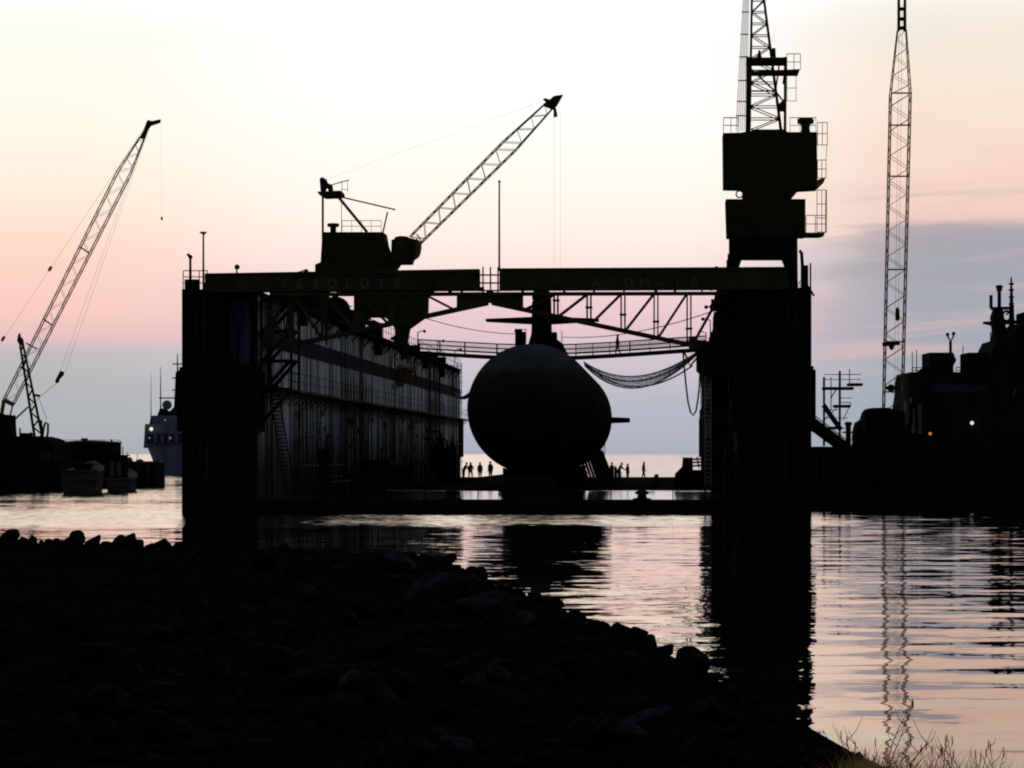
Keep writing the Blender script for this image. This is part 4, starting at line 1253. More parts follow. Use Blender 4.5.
# boom: leans away from the viewer
mb = MB()
lean = 5.0
tipl, tipr = Rp(755.2, -78) + V((0, lean, 0)), Rp(757.8, -78) + V((0, lean, 0))
b0, b1 = Rp(749.5, 131), Rp(781, 131)
lattice(mb, b0, b0 + (tipl - b0) * .96, b1, b1 + (tipr - b1) * .96, V((0, 1.4, 0)), 16, .065, .033, d1=V((0, .5, 0)))
bo = mb.build('boom', 'crane', crn, fr)
mb = MB(); c = (tipl + tipr) / 2
mb.prism([c + V(p) for p in ((-.35, -.3, -.6), (.35, -.3, -.6), (.7, -.3, .3), (-.2, -.3, .35))], [c + V(p) for p in ((-.35, .3, -.6), (.35, .3, -.6), (.7, .3, .3), (-.2, .3, .35))]); mb.build('boom_head', 'crane', bo, fr)
mb = MB()
for i in range(6):
    t = i / 5
    mb.tube(Rp(736 + 10 * t, 131, -.6), Rp(748.2 + 4 * t, -70, -.6) + V((0, lean, 0)), .02, 5)
for y in (5, 29, 53, 78, 100, 115):
    f = (131 - y) / 201; xa = 736 + 12.2 * f; xb = 746 + 6.2 * f
    mb.bar(Rp(xa - .8, y, -.6) + V((0, lean * f, 0)), Rp(xb + .6, y, -.6) + V((0, lean * f, 0)), .07)
mb.build('luffing_ropes', 'amber', bo, fr)

# ================================================================ people
def person_mesh(pose, seed):
    rnd = random.Random(seed)
    vs, es, rs = [], [], []
    def pt(p, r, par=None):
        if r > .03: r *= 1.4
        vs.append(p); rs.append(r)
        if par is not None: es.append((par, len(vs) - 1))
        return len(vs) - 1
    st = {'stand': .10, 'wide': .17, 'walk': .12, 'bend': .13}[pose]
    lean = .32 if pose == 'bend' else .03
    pel = pt((0, 0, .95), .145)
    wst = pt((0, -lean * .35, 1.12), .13, pel); che = pt((0, -lean * .75, 1.33), .16, wst)
    nk = pt((0, -lean * 1.0, 1.50), .062, che); hd0 = pt((0, -lean * 1.1 - .01, 1.60), .085, nk); hd1 = pt((0, -lean * 1.1 - .005, 1.70), .098, hd0); pt((0, -lean * 1.1, 1.77), .07, hd1)
    pt((0, -lean * 1.1 - .105, 1.655), .016, hd1)       # nose
    for s in (-1, 1):
        fy = (-.26 if s < 0 else .24) if pose == 'walk' else 0
        hip = pt((s * .10, 0, .90), .10, pel)
        kn = pt((s * (st + .01), fy * .45 - .02, .50), .066, hip)
        an = pt((s * st, fy, .09), .042, kn)
        pt((s * (st + .02), fy - .17, .035), .035, an)
        sh = pt((s * .19, -lean * .8, 1.43), .072, che)
        if pose == 'wide' and s > 0: el_, wr_ = (.36, .05, 1.18), (.20, -.12, 1.02)
        elif pose == 'bend': el_, wr_ = (s * .27, -lean - .12, 1.2), (s * .18, -lean - .32, 1.08)
        elif pose == 'walk': el_, wr_ = (s * .25, -lean * .6 + s * .10, 1.15), (s * .25, -lean + s * .16 - .08, .92)
        else: el_, wr_ = (s * .25, .02, 1.15), (s * .25, -.05, .90)
        e = pt(el_, .048, sh); w = pt(wr_, .032, e)
        d = (V(wr_) - V(el_)).normalized()
        pm = pt(tuple(V(wr_) + d * .07), .036, w)
        side = V((0, 1, 0)) if abs(d.y) < .8 else V((0, 0, 1))
        for k, ln in enumerate((.072, .085, .080, .062)):
            b_ = V(wr_) + d * .10 + side * (k - 1.5) * .02
            f1 = pt(tuple(b_), .0095, pm); f2 = pt(tuple(b_ + d * ln * .55 - V((s * .008, 0, 0))), .0085, f1)
            pt(tuple(b_ + d * ln - V((s * .022, 0, 0))), .008, f2)
        th = pt(tuple(V(wr_) + d * .05 - side * .04), .011, w); pt(tuple(V(wr_) + d * .095 - side * .055), .009, th)
    me = bpy.data.meshes.new('person'); me.from_pydata([V(v) for v in vs], es, [])
    o = bpy.data.objects.new('person', me); col.objects.link(o)
    md = o.modifiers.new('skin', 'SKIN'); md.use_smooth_shade = True
    for i, r in enumerate(rs): me.skin_vertices[0].data[i].radius = (r, r)
    me.skin_vertices[0].data[0].use_root = True
    o.modifiers.new('sub', 'SUBSURF').levels = 1
    o.modifiers['sub'].render_levels = 1
    dg = bpy.context.evaluated_depsgraph_get()
    m2 = bpy.data.meshes.new_from_object(o.evaluated_get(dg)); m2.materials.append(M['cloth'])
    bpy.data.objects.remove(o)
    hat = MB(); hy = -lean * 1.1
    hat.lathe([(.155, 1.715), (.150, 1.725), (.122, 1.735), (.118, 1.78), (.09, 1.83), (.03, 1.85)], (0, hy - .01, 0), 14)
    return m2, hat
people = {k: person_mesh(k, i) for i, k in enumerate(('stand', 'wide', 'walk', 'bend'))}
def person(px, v, pose, rz, label, z=ZD, sc_=1.0, hat=True):
    p = D(px, 470, v)
    me, hm = people[pose]
    o = bpy.data.objects.new('person', me); col.objects.link(o)
    o.matrix_world = M_DOCK @ Matrix.Translation((p.x, v, z)) @ Matrix.Rotation(rz, 4, 'Z') @ Matrix.Scale(sc_, 4)
    W[o] = o.matrix_world.copy()
    tag(o, label, 'person', None)
    if hat: hm.build('hard_hat', 'hat', o, W[o])
person(463.5, 156, 'bend', 1.2, 'person bending over at the left end of the group by the left wall')
person(470.5, 157, 'wide', .3, 'person with a hand on the hip, second from the left wall')
person(480.0, 160, 'stand', .1, 'person standing upright between two others left of the bow')
person(490.5, 157, 'stand', -.4, 'broader person standing nearest to the submarine on its left', sc_=1.06)
person(606.5, 152, 'stand', .5, 'person half hidden close against the right side of the hull', sc_=1.04)
person(612.0, 153, 'wide', -.6, 'person with a bent arm in the cluster right of the hull')
person(618.5, 155, 'bend', 1.4, 'person bending forward in the cluster right of the hull')
person(627.5, 156, 'stand', .9, 'short person at the right end of the cluster near the hull', sc_=.92)
person(643.5, 158, 'walk', 1.3, 'person walking alone on the open deck between hull and right wall', sc_=1.02)
person(617.3, 114.7, 'walk', 1.4, 'person walking across the footbridge above the dock', z=D(617, 355.5, 115).z + .17, sc_=1.0)

mb = MB(); c = D(613, 470, 149)
for i in range(5): mb.lathe([(.17, .1), (.17, 1.15), (.10, 1.3), (.05, 1.36), (.07, 1.5)], (c.x - .85 + i * .38, 149 + .1 * (i % 2), ZD), 10)
o = mb.build('gas_bottle', 'machine', None, fr)
fm = fr; root_cart = o; tag(o, 'rack of upright gas bottles among the people right of the hull', 'gas bottles')
mb = MB(); mb.box(c.x - 1.15, c.x + .95, 148.6, 149.4, ZD + .02, ZD + .12); rail(mb, [V((c.x - 1.1, 148.7, ZD)), V((c.x + .9, 148.7, ZD))], .8, .03); mb.build('rack', 'steel', o, fr)
# slanting timbers on the right side of the hull
for k, v in enumerate((56, 66, 76, 86, 96, 106)):
    mb = MB(); a = V((SU + 4.9, v, ZD)); b_ = V((SU + 3.75, v, 3.9)); mb.bar(a, b_, .3); mb.box(a.x - .3, a.x + .3, v - .3, v + .3, ZD, ZD + .2); mb.bar(a + V((-.9, 0, .1)), b_ + V((-.45, 0, -.9)), .22)
    o = mb.build('timber_brace', 'timber', None, fr)
    tag(o, 'nearest slanting timber brace holding the right side of the hull' if k == 0 else 'slanting timber brace further back along the right side of the hull', 'timber brace', 'timber braces along the right side of the hull')
    mb = MB(); mb.bar(b_ + V((-.1, -.5, 0)), b_ + V((-.1, .5, 0)), .12, .3); mb.build('wedge', 'timber', o, fr)
# ================================================================ gear on the dock floor
mb = MB()
q = [D(x, y, 67) for x, y in ((674, 490), (675, 474), (682, 467), (683, 457.5), (692.5, 457.5), (693, 470), (704, 470), (706, 490))]
q = [V((p.x, p.y, max(p.z, ZD))) for p in q]
mb.prism(q, [p + V((0, 3, 0)) for p in q]); o = mb.build('deck_winch', 'machine', None, fr); tag(o, 'stepped dark winch housing on the deck by the right wall', 'winch')
mb = MB()
for y in (459.5, 462.5, 466): mb.bar(D(692, y, 67.5), D(703, y - .8, 67.5), .14)
mb.bar(D(697, 457, 67.5), D(699, 468, 67.5), .12); mb.build('rail_stack', 'machine', o, fr)
mb = MB()
q = [D(x, y, 100) for x, y in ((431, 484), (431, 447), (436, 447), (437, 440), (441, 439), (443, 448), (449, 447), (452, 441), (454, 448), (455, 484))]
q = [V((p.x, p.y, max(p.z, ZD))) for p in q]
mb.prism(q, [p + V((0, 2.5, 0)) for p in q]); o = mb.build('pump_unit', 'machine', None, fr); tag(o, 'dark pump unit with upright pipes at the far end of the left wall', 'pump')
mb = MB()
for a in ((434, 447), (447, 447), (425, 470), (441, 440)):
    p = D(*a, 99.5); mb.path([p + V((0, 0, -1)), p + V((0, 0, .5)), p + V((-.3, 0, .8)), p + V((-.9, 0, .75))], .09, 6)
mb.build('pipe', 'machine', o, fr)
gear = [(341, 30, .7, .8, 3.0, 'tall narrow dark locker against the left wall nearest its ladder', 'locker'),
        (362, 44, 3.4, 1.6, 1.2, 'long low dark machine on the deck along the left wall', 'machine'),
        (386, 60, 2.2, 1.8, 2.2, 'squat dark generator beside the middle of the left wall', 'generator'),
        (408, 78, 2.6, 1.6, 1.6, 'dark equipment box before the pump unit at the left wall', 'equipment box')]
for px, v, w, dp, h, lab, cat in gear:
    u = -UI + .6 + w / 2
    o = empty(cat.replace(' ', '_'), matrix=M_DOCK @ Matrix.Translation((u, v, ZD)), label=lab, cat=cat)
    fm = W[o]
    mb = MB(); mb.box(-w / 2, w / 2, -dp / 2, dp / 2, .14, h); mb.box(-w / 2 - .05, w / 2 + .05, -dp / 2 - .05, dp / 2 + .05, h, h + .07)
    mb.box(-w / 2 + .1, w / 2 - .1, -dp / 2 + .1, dp / 2 - .1, 0.005, .15); mb.build('housing', 'machine', o, fm)
    mb = MB()
    for i in range(3): mb.box(-w / 2 + .1 + i * w / 3, -w / 2 + w / 3 - .06 + i * w / 3, -dp / 2 - .03, -dp / 2 + .02, .3, h - .2)
    mb.build('door', 'steel', o, fm)
    mb = MB(); mb.tube((w / 4, 0, h), (w / 4, 0, h + .9), .08, 8); mb.tube((w / 4, 0, h + .9), (w / 4 + .3, 0, h + 1.05), .09, 8); mb.build('exhaust_pipe', 'steel', o, fm)
for (xa, ya, xb, yb, v, lab) in ((318, 483, 350, 480.5, 32, 'pale plank lying near the left wall, longest of the planks'),
                                 (319, 477.5, 342, 475.5, 38, 'faint pale plank behind the longest plank'),
                                 (405, 477, 418, 475.3, 80, 'pale plank at the middle of the left wall foot'),
                                 (426, 476, 436, 473.6, 92, 'short pale plank beside the pump unit')):
    a, b = D(xa, ya, v), D(xb, yb, v)
    mb = MB(); mb.bar(a, b, .5, .09)
    mb2 = MB()
    for t in (.1, .5, .9):
        p = a + (b - a) * t; mb2.box(p.x - .12, p.x + .12, v - .3, v + .3, ZD, p.z - .05)
    o = mb.build('plank', 'plank', None, fr); tag(o, lab, 'plank', 'pale planks along the left wall'); mb2.build('trestle', 'timber', o, fr)

# ================================================================ quay at right
mb = MB()
qp = [(41.0, 432), (34.9, 389), (37.5, 384), (80, 376), (190, 362), (190, 450)]
mb.prism([V((x, y, 4.45)) for x, y in qp], [V((x, y, -3)) for x, y in qp]); qy = mb.build('quay', 'quay'); tag(qy, 'dark straight quay along the right of the harbour', 'quay', kind='structure')
# face timbers and coping belong to the quay
mb = MB()
for (x0, y0), (x1, y1) in zip(qp[1:4], qp[2:5]):
    mb.bar((x0, y0 - .12, 4.3), (x1, y1 - .12, 4.3), .3, .3); mb.bar((x0, y0 - .1, 1.6), (x1, y1 - .1, 1.6), .2, .3)
mb.build('coping', 'quay', qy)
i = 0
for (x0, y0), (x1, y1) in zip(qp[1:4], qp[2:5]):
    n = max(2, int(math.hypot(x1 - x0, y1 - y0) / 4.2))
    for k in range(n):
        t = (k + .5) / n
        x, y = x0 + (x1 - x0) * t, y0 + (y1 - y0) * t
        if x > 72: continue
        mb = MB(); mb.tube((x, y - .3, -2.5), (x, y - .3, 4.1), .26, 8); mb.build('fender_pile', 'quay', qy)

# ---- crawler crane on the quay
YC, KC = 410, 1.745
cc = empty('crawler_crane', loc=P(884, 0, YC) * 0 + V((P(884, 448, YC).x, YC, 4.45)), label='crawler crane with very tall upright lattice boom on the right quay', cat='crane')
pc = lambda o_, d0, d1: ([P(x, y, YC + d0 * KC) for x, y in o_], [P(x, y, YC + d0 * KC) + V((0, (d1 - d0) * KC, 0)) for x, y in o_])
mb = MB(KC)
mb.prism(*pc([(856, 441), (857, 430), (859, 422.5), (864, 419.5), (866.5, 412), (869, 409), (873, 407.8), (888, 407.5), (905, 412), (906, 441)], -1.6, 1.6)); cb = mb.build('house', 'machine', cc)
for s in (-1.7, 1.2):
    mb = MB(KC); o_ = [(852, 448), (853, 441.5), (858, 439.5), (903, 439.5), (908, 441.5), (909, 448)]
    mb.prism(*pc(o_, s, s + .6)); mb.build('track', 'machine', cc)
mb = MB(KC); mb.prism(*pc([(861, 424), (866, 420), (866, 430), (861, 430)], -1.65, -1.6)); mb.build('window', 'glass', cb)
ln = 16.0
zz = lambda py: ln * (410 - py) / 415
bp_ = lambda px, py: P(px, py, YC + zz(py)) 
mb = MB(KC)
lattice(mb, bp_(883.5, 412), bp_(890.5, 94), bp_(902, 412), bp_(910.2, 94), V((0, 2.2, 0)), 25, .052, .020, cross=False)
lattice(mb, bp_(890.5, 94), bp_(897.5, 30), bp_(910.2, 94), bp_(906, 30), V((0, 2.2, 0)), 7, .042, .018, cross=False, d1=V((0, 1.0, 0)))
for y in (94, 126, 177, 270, 342, 392):
    x0 = 883.5 + (890.5 - 883.5) * (412 - y) / 318; x1 = 902 + 8.2 * (412 - y) / 318
    mb.bar(bp_(x0, y) - V((0, 1.1, 0)), bp_(x1, y) - V((0, 1.1, 0)), .11)
bo = mb.build('boom', 'yellow', cc)
mb = MB(KC)
for s in (-.3, .22):
    for x in (898.5, 904.6): mb.prism([bp_(x - .9, 31) + V((0, s * KC, 0)), bp_(x + 1.4, 31) + V((0, s * KC, 0)), bp_(x + 1.2, -8) + V((0, s * KC, 0)), bp_(x - .6, -8) + V((0, s * KC, 0))],
                 [bp_(x - .9, 31) + V((0, (s + .08) * KC, 0)), bp_(x + 1.4, 31) + V((0, (s + .08) * KC, 0)), bp_(x + 1.2, -8) + V((0, (s + .08) * KC, 0)), bp_(x - .6, -8) + V((0, (s + .08) * KC, 0))])
for y in (28, 19, 9, -3): mb.bar(bp_(898.5, y), bp_(905.5, y), .5, .22)
mb.build('boom_head', 'crane', bo)
mb = MB(KC)
for x in (899, 902): mb.tube(P(x + .4, 5, YC + 14.5), P(x - 4.5, 385, YC - 2.2), .012, 5)
mb.build('hoist_rope', 'rope', bo)
mb = MB(KC)
mb.ball(P(891, 388, YC - 2.2), .28, 8); mb.bar(P(886, 388, YC - 2.2), P(893, 388, YC - 2.2), .25)
mb.build('hook_block', 'crane', bo)
mb = MB(KC)
mb.bar(P(882.5, 344.5, YC - 2), P(899.5, 343, YC - 2), .3); mb.prism([P(x, y, YC - 2) for x, y in ((888, 345), (895, 345), (893, 350), (890, 350))], [P(x, y, YC - 1.2) for x, y in ((888, 345), (895, 345), (893, 350), (890, 350))])
mb.build('sheave_beam', 'crane', bo)
mb = MB(KC); mb.lathe([(.08, -.5), (.17, -.35), (.15, .3), (.06, .5)], P(897.5, 314, YC - 1.8), 8); mb.build('headache_ball', 'crane', bo)

# ---- scaffold tower, brace and post on the quay
YS, KS = 396, 1.92
scf = empty('scaffold_tower', loc=V((P(832, 446, YS).x, YS, 4.45)), label='open scaffold tower with railed platforms beside the right dock wall', cat='scaffold')
mb = MB(KS)
for d in (-1.3, 1.3):
    for x, y0 in ((824, 377), (831, 377), (839.8, 371), (849.5, 369)):
        mb.tube(P(x, y0, YS + d), P(x, 446 if x in (824, 839.8) else 410 if x == 831 else 386, YS + d), .075 if x in (824, 839.8) else .03, 6)
    for y, xa, xb in ((374.5, 824, 861), (379.5, 824, 861), (398, 839, 852), (402.5, 839, 851), (410, 830, 838), (418, 824, 848), (428, 824, 847)):
        mb.tube(P(xa, y, YS + d), P(xb, y, YS + d), .025, 5)
    mb.tube(P(851, 403, YS + d), P(843, 420, YS + d), .03, 5); mb.tube(P(824, 420, YS + d), P(840, 405, YS + d), .03, 5); mb.tube(P(831, 398, YS + d), P(837, 388, YS + d), .04, 5)
mb.build('frame', 'steel', scf)
for xa, xb, y in ((823, 852.5, 388.5), (834, 849.5, 406.3), (848, 861.5, 384.7), (829, 839, 428)):
    mb = MB(KS); a = P(xa, y, YS); b = P(xb, y, YS); mb.box(a.x, b.x, YS - 1.5, YS + 1.5, a.z - .17, a.z + .17); mb.build('platform', 'timber', scf)
mb = MB(KS); mb.bar(P(823.5, 405, YS - 2), P(841, 430, YS - 2), .34, .30); mb.build('stair_flight', 'steel', scf)
mb = MB(KS)
a, b = V((26.6, 370, 13.1)), P(845, 448, 386); mb.bar(a, b, .9, .40); gw = mb.build('gangway', 'machine'); tag(gw, 'thick gangway sloping from the right dock wall down to the quay', 'gangway')
mb = MB(KS)
for s in (-.7, .7): mb.tube(a + V((0, s, .3)), a + V((0, s, 1.3)), .02, 5); mb.tube(a + V((0, s, 1.3)), b + V((0, s, 1.1)), .02, 5); mb.tube(b + V((0, s, .1)), b + V((0, s, 1.1)), .02, 5)
mb.build('handrail', 'steel', gw)
mb = MB(KS); c = P(848.3, 446, 390); mb.lathe([(.22, 0), (.17, .1), (.17, 1.35), (.24, 1.42), (.24, 1.55), (.1, 1.6)], (c.x, 390, 4.42), 12)
o = mb.build('mooring_post', 'machine'); tag(o, 'stout mooring post on the quay between scaffold and crawler crane', 'post')
mb = MB(KS); mb.tube((c.x - .7, 390, 6.2), (c.x + .7, 390, 6.2), .06, 6); mb.build('cross_pin', 'machine', o)

# ---- grey ship behind the quay
YN, KN = 560, 2.09
ns = empty('grey_ship', loc=V((P(960, 0, YN).x, YN, 0)), label='large dark grey ship with masts moored behind the right quay', cat='ship')
pn = lambda o_, d0, d1: ([P(x, y, YN + d0 * KN) for x, y in o_], [P(x, y, YN + d0 * KN) + V((0, (d1 - d0) * KN, 0)) for x, y in o_])
# the quay is cut back behind: hull stands beyond its far side
mb = MB(KN); mb.prism(*pn([(903, 476), (899, 452), (902, 438), (1180, 432), (1180, 476)], -5, 7)); mb.build('hull', 'navy', ns)
mb = MB(KN); mb.prism(*pn([(906, 440), (907, 404), (909, 392), (908.5, 384), (911, 372), (1190, 372), (1190, 440)], -4, 6)); sp = mb.build('superstructure', 'navy', ns)
mb = MB(KN); mb.prism(*pn([(989, 374), (991, 352), (997, 340), (1007, 337), (1016, 330), (1024, 322), (1060, 318), (1070, 374)], -3.4, 5)); mb.build('bridge_house', 'navy', sp)
for xa, xb, y in ((929.5, 953.5, 352.5), (968.5, 996, 352.5)):
    mb = MB(KN); mb.prism(*pn([(xa, 374), (xa, y), (xb, y), (xb + 1.5, 357), (xb + 3, 360), (xb, 366), (xb, 374)], -2, 3)); mb.build('deckhouse', 'navy', sp)
mb = MB(KN)
for d in (-3.9, 5.8): rail(mb, [P(x, 373, YN + d * KN) for x in (912, 917, 929)], .95, .03); rail(mb, [P(x, 373, YN + d * KN) for x in (956, 963, 968)], .95, .03)
for x, y in ((912.3, 352), (916.5, 350), (963, 345), (987.5, 347)): mb.tube(P(x, y, YN - 8), P(x, 374, YN - 8), .04, 5)
mb.prism(*pn([(917, 374), (924, 368), (930, 365), (930, 374)], -3, -1)); mb.build('deck_rail', 'navy', sp)
mb = MB(KN); mb.tube(P(950.5, 354, YN), P(950.5, 341, YN), .12, 6); mb.path([P(947.5, 333.5, YN), P(948, 337, YN), P(950.5, 341, YN), P(953.3, 337, YN), P(953.7, 333, YN)], .08, 6)
for x, y in ((947.5, 334.5), (953.6, 333.5)): mb.ball(P(x, y, YN), .16, 6)
mb.build('forked_antenna', 'navy', sp)
mb = MB(KN); mb.prism(*pn([(994, 352), (995, 330), (993.5, 316), (996, 309), (1003, 308.5), (1005, 322), (1008, 335), (1006, 352)], -1, 1)); ms = mb.build('mast', 'navy', ns)
mb = MB(KN)
mb.tube(P(999.3, 310, YN), P(999.3, 285, YN), .16, 8); mb.bar(P(990.5, 308.5, YN), P(1011, 308, YN), .25)
mb.lathe([(.10, -.3), (.26, -.2), (.26, .12), (.18, .2), (.06, .26)], P(999.3, 288, YN), 10); mb.bar(P(995.5, 286.5, YN), P(1003, 286.5, YN), .15)
mb.tube(P(991, 308, YN), P(991, 295, YN), .14, 6); mb.bar(P(983, 323, YN), P(997, 322.5, YN), .22); mb.bar(P(983, 323, YN), P(994, 326, YN), .12)
mb.bar(P(990, 341, YN), P(996, 341, YN), .25); mb.tube(P(990.5, 332, YN), P(990.5, 342, YN), .05, 5)
mb.build('yard', 'navy', ms)
mb = MB(KN); mb.tube(P(1012, 345, YN + 2), P(1011.5, 305, YN + 2), .30, 8, .20); mb.tube(P(1011.5, 305, YN + 2), P(1011.2, 277, YN + 2), .17, 8, .06)
for y in (284, 290, 297, 304): mb.lathe([(.12, -.1), (.28, 0), (.12, .1)], P(1011.4, y, YN + 2), 8)
mb.bar(P(1003, 323, YN + 2), P(1022, 321.5, YN + 2), .3); mb.bar(P(1006, 315, YN + 2), P(1014, 306, YN + 2), .14)
ring = [P(1006.5 + 4.2 * math.cos(t), 316 + 5 * math.sin(t), YN + .5) for t in [2 * math.pi * i / 14 for i in range(15)]]; mb.path(ring, .12, 6)
mb.prism(*pn([(1018, 322), (1018, 314), (1024, 312), (1034, 313), (1034, 322)], .6, 1.6))
mb.build('radar_mast', 'navy', ns)
for xa, xb, ya, yb in ((905.5, 909, 401, 424), (913, 915, 408, 433), (918, 922, 404, 434), (911, 912, 398, 405)):
    mb = MB(KN); mb.prism(*pn([(xa, ya), (xb, ya), (xb, yb), (xa, yb)], -5.06, -4.0)); mb.build('door', 'pane', sp)
mb = MB(KN); mb.prism(*pn([(932, 385), (985, 385), (985, 392), (932, 392)], -4.05, -3.9)); mb.build('window', 'glass', sp)
mb = MB(KN); mb.ball(P(972, 423, YN - 9.2), .16, 8); mb.build('deck_lamp', 'l_pale', sp)
mb = MB(KN); mb.ball(P(930.2, 433.6, YN - 11), .13, 8); mb.build('deck_lamp', 'l_orange', sp)
mb = MB(KN); mb.bar(P(1012.5, 396, YN - 9), P(1016.5, 389, YN - 9), .14); mb.build('hose_reel', 'pane', sp)

# ================================================================ left side of the harbour
# ---- crane barge with house
YB = 335
bg = empty('crane_barge', loc=V((P(10, 0, YB).x, YB, 0)), label='low black barge carrying the derrick at the left edge', cat='barge')
pb = lambda o_, d0, d1, Y=YB: ([P(x, y, Y + d0) for x, y in o_], [P(x, y, Y + d0) + V((0, d1 - d0, 0)) for x, y in o_])
mb = MB(); mb.prism(*pb([(-90, 500), (-92, 470), (58, 468), (62, 474), (60, 500)], -8, 9)); mb.build('hull', 'barge', bg)
mb = MB(); mb.prism(*pb([(-80, 472), (-80, 437), (34, 436), (44, 438.5), (54, 444), (54, 472)], -5, 8)); dh = mb.build('deckhouse', 'barge', bg)
mb = MB(); mb.prism(*pb([(39, 452), (52, 451), (52, 460), (39, 461)], -5.06, -4.9)); mb.build('window', 'tank', dh)
mb = MB()
for i in range(9):
    p = P(-20 + i * 10, 478, YB - 8.2); mb.lathe([(.25, -.18), (.55, -.12), (.55, .12), (.25, .18)], p, 12, 'Y')
mb.build('tyre_fender', 'barge', bg)
mb = MB()
for x in range(-60, 56, 12): mb.tube(P(x, 470, YB - 7.4), P(x, 461, YB - 7.4), .05, 5)
mb.tube(P(-60, 461.5, YB - 7.4), P(48, 461.5, YB - 7.4), .04, 5); mb.tube(P(-60, 465.5, YB - 7.4), P(48, 465.5, YB - 7.4), .04, 5); mb.build('handrail', 'steel', bg)
for x, w, h, nm in ((57, 3.5, 9, 'mooring_bitt'), (24, 6, 5, 'winch'), (12, 5, 12, 'ventilator')):
    mb = MB(); a, b = P(x - w, 470, YB - 6.5), P(x + w, 470 - h, YB - 6.5)
    if nm == 'winch': mb.tube((a.x, YB - 6.5, (a.z + b.z) / 2), (b.x, YB - 6.5, (a.z + b.z) / 2), (b.z - a.z) / 2, 12)
    else:
        mb.lathe([(.22, -.1), (.22, b.z - a.z - .3), (.42, b.z - a.z - .2), (.40, b.z - a.z), (.1, b.z - a.z + .1)], ((a.x + b.x) / 2, YB - 6.5, a.z), 10)
    mb.build(nm, 'barge', bg)
mb = MB()
for x, y in ((8, 431), (20, 428), (31, 432)): mb.tube(P(x, 440, YB), P(x, y, YB), .09, 6)
mb.box(P(22, 0, YB).x, P(30, 0, YB).x, YB - 1, YB + 2, P(0, 439, YB).z, P(0, 433, YB).z); mb.build('roof_fitting', 'barge', dh)
# ---- lattice boom crane (left edge)
YL = 339
lc = empty('barge_crane', loc=V((P(-6, 0, YL).x, YL, P(0, 437, YL).z)), label='long orange lattice boom crane leaning right at the left edge', cat='crane')
pL = lambda o_, d0, d1: pb(o_, d0, d1, YL)
mb = MB(1.25); mb.prism(*pL([(-40, 440), (-40, 415), (-8, 412), (0, 414), (10.5, 415), (11, 428), (12, 440)], -1.8, 1.8)); hs = mb.build('house', 'barge', lc)
q = lambda px, py, d=0: P(px, py, YL + d)
mb = MB(1.25)
lattice(mb, q(3, 402), q(117.5, 172), q(13.5, 404), q(130, 175), V((0, 1.5, 0)), 20, .052, .015, cross=False)
lattice(mb, q(117.5, 172), q(140, 137), q(130, 175), q(144.5, 138), V((0, 1.5, 0)), 5, .048, .015, cross=False, d1=V((0, .5, 0)))
mb.bar(q(4, 400), q(14, 405), .35); mb.bar(q(1, 418), q(4, 400), .3); mb.bar(q(9, 420), q(13, 404), .12)
for y, xa, xb in ((250, 80, 89), (322, 43, 52), (346, 26, 37), (370, 20, 30)): mb.bar(q(xa, y - 3), q(xb, y + 3), .12)
bo = mb.build('boom', 'amber', lc)
mb = MB(1.25); mb.prism(*pL([(139, 138), (144.5, 138.5), (148, 129), (150.5, 125.5), (160, 122.3), (160.3, 119.2), (152, 121), (148, 119.8), (146.3, 122), (144, 129)], -.3, .3)); mb.build('boom_head', 'crane', bo)
mb = MB(1.25)
for d in (-.4, .4): mb.tube(q(148, 122, d), q(1, 343, d), .010, 5)
for x, y in ((50, 269), (3, 339)): mb.bar(q(x - 1.3, y + 2), q(x + 1.5, y - 2.5), .22)
mb.build('pendant_rope', 'amber', bo)
mb = MB(1.25)
for dx in (0, 5): mb.tube(q(148 + dx * .3, 128), q(60 + dx, 372), .010, 5)
mb.tube(q(57, 383), q(47, 391), .02, 5); mb.tube(q(47, 391), q(27, 408), .02, 5); mb.tube(q(28, 407), q(11, 423), .08, 6)
mb.tube(q(160.8, 121), q(161.8, 217), .004, 5)
mb.build('hoist_rope', 'rope', bo)
mb = MB(1.25); mb.prism(*pL([(58.5, 374), (60, 371), (63.5, 371.5), (63.5, 374.5), (59, 379.5), (58.5, 382.5), (55.5, 383), (55, 380.5)], -.25, .25)); mb.build('hook_block', 'crane', bo)
mb = MB(1.25); mb.lathe([(.03, -.15), (.10, -.05), (.08, .08), (.02, .18)], q(161.8, 218.5), 8); mb.build('headache_ball', 'crane', bo)
# ---- leaning derrick
YD = 331
dk = empty('derrick', loc=V((P(39, 0, YD).x, YD, P(39, 440, YD).z)), label='short dark lattice derrick leaning left in front of the orange boom', cat='derrick')
d_ = lambda px, py, d=0: P(px, py, YD + d)
mb = MB(1.25); lattice(mb, d_(35.5, 442), d_(20, 345), d_(43.5, 442), d_(23, 344), V((0, .8, 0)), 13, .075, .04, cross=False, d1=V((0, .35, 0))); mst = mb.build('mast', 'crane', dk)
mb = MB(1.25); o_ = [(17, 341), (18, 334.5), (19.5, 333), (20, 336.5), (22.5, 339), (23.5, 345), (20, 345.5)]
mb.prism(*pb(o_, -.3, .3, YD)); mb.bar(d_(34, 395), d_(40, 395.8), .2); mb.build('mast_head', 'crane', mst)
mb = MB(1.25); mb.tube(d_(38, 396), d_(47, 420), .02, 5); mb.path([d_(x, y) for x, y in ((42, 441), (44, 426), (45.5, 422.5), (48, 424), (48, 432), (46.5, 440))], .10, 6); mb.tube(d_(41, 420), d_(42, 441), .1, 6); mb.build('hose', 'rope', dk)
